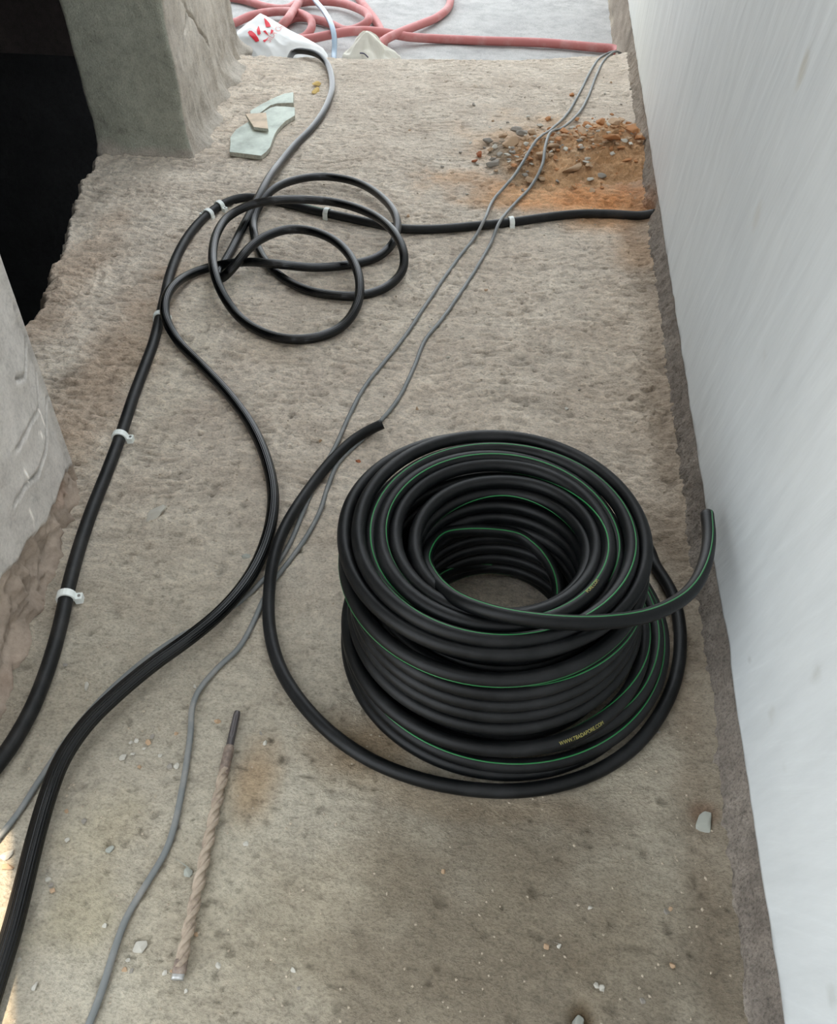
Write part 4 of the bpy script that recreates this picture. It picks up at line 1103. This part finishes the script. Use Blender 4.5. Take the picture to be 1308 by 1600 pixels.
def build_bags():
    # bag lies propped on the hoses; local frame: a across, b away and up the slope
    O3 = P(438, 84, LZ + .02)
    ax = (P(500, 84, LZ + .02) - O3); ax /= np.linalg.norm(ax)
    by = np.cross(UP, ax); by = by * .80 + UP * .60
    nrm = np.cross(ax, by)
    def to_ab(u, v):
        r = RT * (u - CXP) / FPX + CU * (CYP - v) / FPX + CD; C0 = np.array([0, 0, CAMH])
        t = ((O3 - C0) @ nrm) / (r @ nrm); w = C0 + r * t - O3
        return w @ ax, w @ by
    outline = [to_ab(*p) for p in [(371, 47), (377, 43), (392, 33), (407, 22), (416, 26), (438, 38), (462, 52), (482, 62), (505, 76), (512, 86), (514, 104), (455, 112), (400, 108), (377, 80), (369, 58)]]
    n = 46
    oc = np.array(outline); cen = oc.mean(0)
    th = np.linspace(0, 2 * math.pi, 120, endpoint=False)
    dd = np.r_[0, np.cumsum(np.linalg.norm(np.diff(np.vstack([oc, oc[:1]]), axis=0), axis=1))]
    sN = np.linspace(0, dd[-1], 160, endpoint=False); ocl = np.vstack([oc, oc[:1]])
    rim = np.stack([np.interp(sN, dd, ocl[:, 0]), np.interp(sN, dd, ocl[:, 1])], 1)
    def surf(a, b):
        return .006 * fbm(a * 14, b * 14, octs=3, seed=500) + .007 * ridged(a * 9 + b * 5, b * 8, octs=2, seed=501)
    def sheet(sign):
        V = []
        for k in range(n):
            f = k / (n - 1)
            q = cen + (rim - cen) * f
            puff = .020 * (1 - f ** 2.2)
            z = sign * puff + surf(q[:, 0], q[:, 1])
            V.append(O3 + q[:, 0][:, None] * ax + q[:, 1][:, None] * by + z[:, None] * nrm)
        return np.array(V)
    root = tag(empty('plastic_bag', tuple(O3)), 'white plastic bag with a red petal print lying beyond the pier', 'bag')
    T, Bt = sheet(1), sheet(-1)
    V = np.concatenate([T, Bt[::-1]], 0)
    link('film', mesh_np('film', (V - O3).reshape(-1, 3), grid_quads(len(V), 160, True)), M['bag'], root)
    def printed(name, poly_px, mat, k=.0022):
        ab = np.array([to_ab(360 + x / 10.9, y / 10.9) for x, y in poly_px])
        bm = bmesh.new(); vs = [bm.verts.new((a, b, 0)) for a, b in ab]
        bm.faces.new(vs); bmesh.ops.triangulate(bm, faces=bm.faces[:])
        bmesh.ops.subdivide_edges(bm, edges=bm.edges[:], cuts=3, use_grid_fill=True)
        return bm, mat, name
    def ontop(a, b, lift):
        q = np.array([a, b]) - cen
        # fraction towards the rim
        angs = np.arctan2(rim[:, 1] - cen[1], rim[:, 0] - cen[0]); i = int(np.argmin(np.abs(np.angle(np.exp(1j * (angs - math.atan2(q[1], q[0])))))))
        f = min(1, np.linalg.norm(q) / np.linalg.norm(rim[i] - cen))
        z = .020 * (1 - f ** 2.2) + float(surf(a, b)) + lift
        return a * ax + b * by + z * nrm
    def place(bm, name, mat):
        for v in bm.verts: v.co = Vector(ontop(v.co.x, v.co.y, .0022))
        bmesh.ops.recalc_face_normals(bm, faces=bm.faces[:])
        me = bpy.data.meshes.new(name); bm.to_mesh(me); bm.free(); return link(name, me, mat, root)
    for poly in ([(310, 600), (335, 572), (380, 580), (440, 640), (490, 710), (510, 765), (450, 770), (390, 710), (340, 655)],
                 [(490, 480), (520, 560), (535, 640), (510, 665), (478, 640), (465, 570)],
                 [(585, 345), (630, 385), (680, 450), (705, 510), (690, 522), (620, 520), (600, 440)],
                 [(575, 600), (615, 585), (650, 640), (675, 680), (620, 640)],
                 [(712, 565), (755, 590), (735, 630), (700, 665), (705, 610)],
                 [(570, 765), (630, 735), (670, 700), (650, 740), (605, 795)]):
        bm, mt, nm = printed('red_petal', poly, M['red']); place(bm, 'red_petal', M['red'])
    cu = bpy.data.curves.new('letters', 'FONT'); cu.body = 'SILA CH'; cu.size = 1.0; cu.resolution_u = 2
    tmp = bpy.data.objects.new('letters_tmp', cu); COL.objects.link(tmp); bpy.context.view_layer.update()
    me = bpy.data.meshes.new_from_object(tmp.evaluated_get(bpy.context.evaluated_depsgraph_get())); bpy.data.objects.remove(tmp)
    co = np.array([v.co[:] for v in me.vertices]); w_ = co[:, 0].max()
    a0 = np.array(to_ab(360 + 690 / 10.9, 800 / 10.9)); a1 = np.array(to_ab(360 + 925 / 10.9, 480 / 10.9)); e = a1 - a0; pe = np.array([-e[1], e[0]]) / np.linalg.norm(e) * -1
    if (pe @ (np.array(to_ab(415, 60)) - a0)) < 0: pe = -pe
    hgt = np.linalg.norm(e) / w_ * 1.15
    bm = bmesh.new(); bm.from_mesh(me); bmesh.ops.triangulate(bm, faces=bm.faces[:])
    for v in bm.verts:
        ab = a0 + e * v.co.x / w_ + pe * v.co.y * hgt
        v.co = Vector((ab[0], ab[1], 0))
    place(bm, 'printed_lettering', M['pinkprint'])
    # second, crumpled cream piece standing up against the step
    C2 = P(580, 88, LZ + .02)
    nb = 60; nr = 26
    th = np.linspace(0, 2 * math.pi, nb, endpoint=False); V = []
    H_ = .115
    for k in range(nr):
        f = k / (nr - 1)
        rx = .100 * (1 - f) ** .75 + .014; ry = .045 * (1 - f) + .006
        cx = .0 - .012 * f; fold = 1 + .30 * noise(np.cos(th) * 3 + 5, np.sin(th) * 3 + 5, f * 3, seed=510) + .14 * np.sign(np.sin(7 * th + 3 * f)) * np.abs(np.sin(7 * th + 3 * f))
        V.append(C2 + (cx + np.cos(th) * rx * fold)[:, None] * RT + (np.sin(th) * ry * fold)[:, None] * FW + (H_ * f - .03)* UP + (.004 * noise(th * 3, f * 9, seed=512))[:, None] * UP)
    V.append(np.repeat((C2 + RT * -.012 + UP * (H_ - .026))[None], nb, 0))
    V = np.array(V)
    r2 = tag(empty('plastic_scrap', tuple(C2)), 'crumpled cream plastic scrap peaking above the step in the middle', 'plastic')
    link('film', mesh_np('film', (V - C2).reshape(-1, 3), grid_quads(len(V), nb, True)[:, ::-1], None, False), M['bag_cream'], r2)
    q0, q1 = P(563, 78, LZ + .06), P(576, 85, LZ + .045)
    pth = resample(catmull([q0, (q0 + q1) / 2 + UP * .006, q1], 6), .004)[0] - FW * .035
    tube('dark_mark', pth - C2, .0022, M['ink'], r2, sides=8, caps=False)
build_bags()

# fine grit over the floor, too small and many to count
def build_grit():
    n = 900
    pos = []
    while len(pos) < n:
        u, v = random.uniform(-20, 1160), random.uniform(120, 1640)
        q = P(u, v)
        if q[0] > .30 or q[0] < xleft(q[1]) + .03 or (q[1] < .98 and q[0] < -.60): continue
        pos.append(q)
    V, F = [], []
    oct_ = np.array([(1, 0, 0), (0, 1, 0), (-1, 0, 0), (0, -1, 0), (0, 0, .8), (0, 0, -.8)])
    fc = [(0, 1, 4), (1, 2, 4), (2, 3, 4), (3, 0, 4), (1, 0, 5), (2, 1, 5), (3, 2, 5), (0, 3, 5)]
    for i, q in enumerate(pos):
        s = random.uniform(.0008, .0020) * (1 + .35 * q[1]); a = random.random() * 6.28
        R_ = np.array([[math.cos(a), -math.sin(a), 0], [math.sin(a), math.cos(a), 0], [0, 0, 1]])
        z = float(floor_z(q[0], q[1]))
        V.append((oct_ * s * rng.uniform(.6, 1.3, (6, 3))) @ R_.T + np.array([q[0], q[1], z + s * .3]))
        F += [(a_ + 6 * i, b_ + 6 * i, c_ + 6 * i) for a_, b_, c_ in fc]
    me = mesh_np('grit', np.concatenate(V), np.array(F), None, False)
    tag(link('grit', me, M['st_grit']), 'fine pale grit strewn over the cement floor', 'grit', kind='stuff')
build_grit()
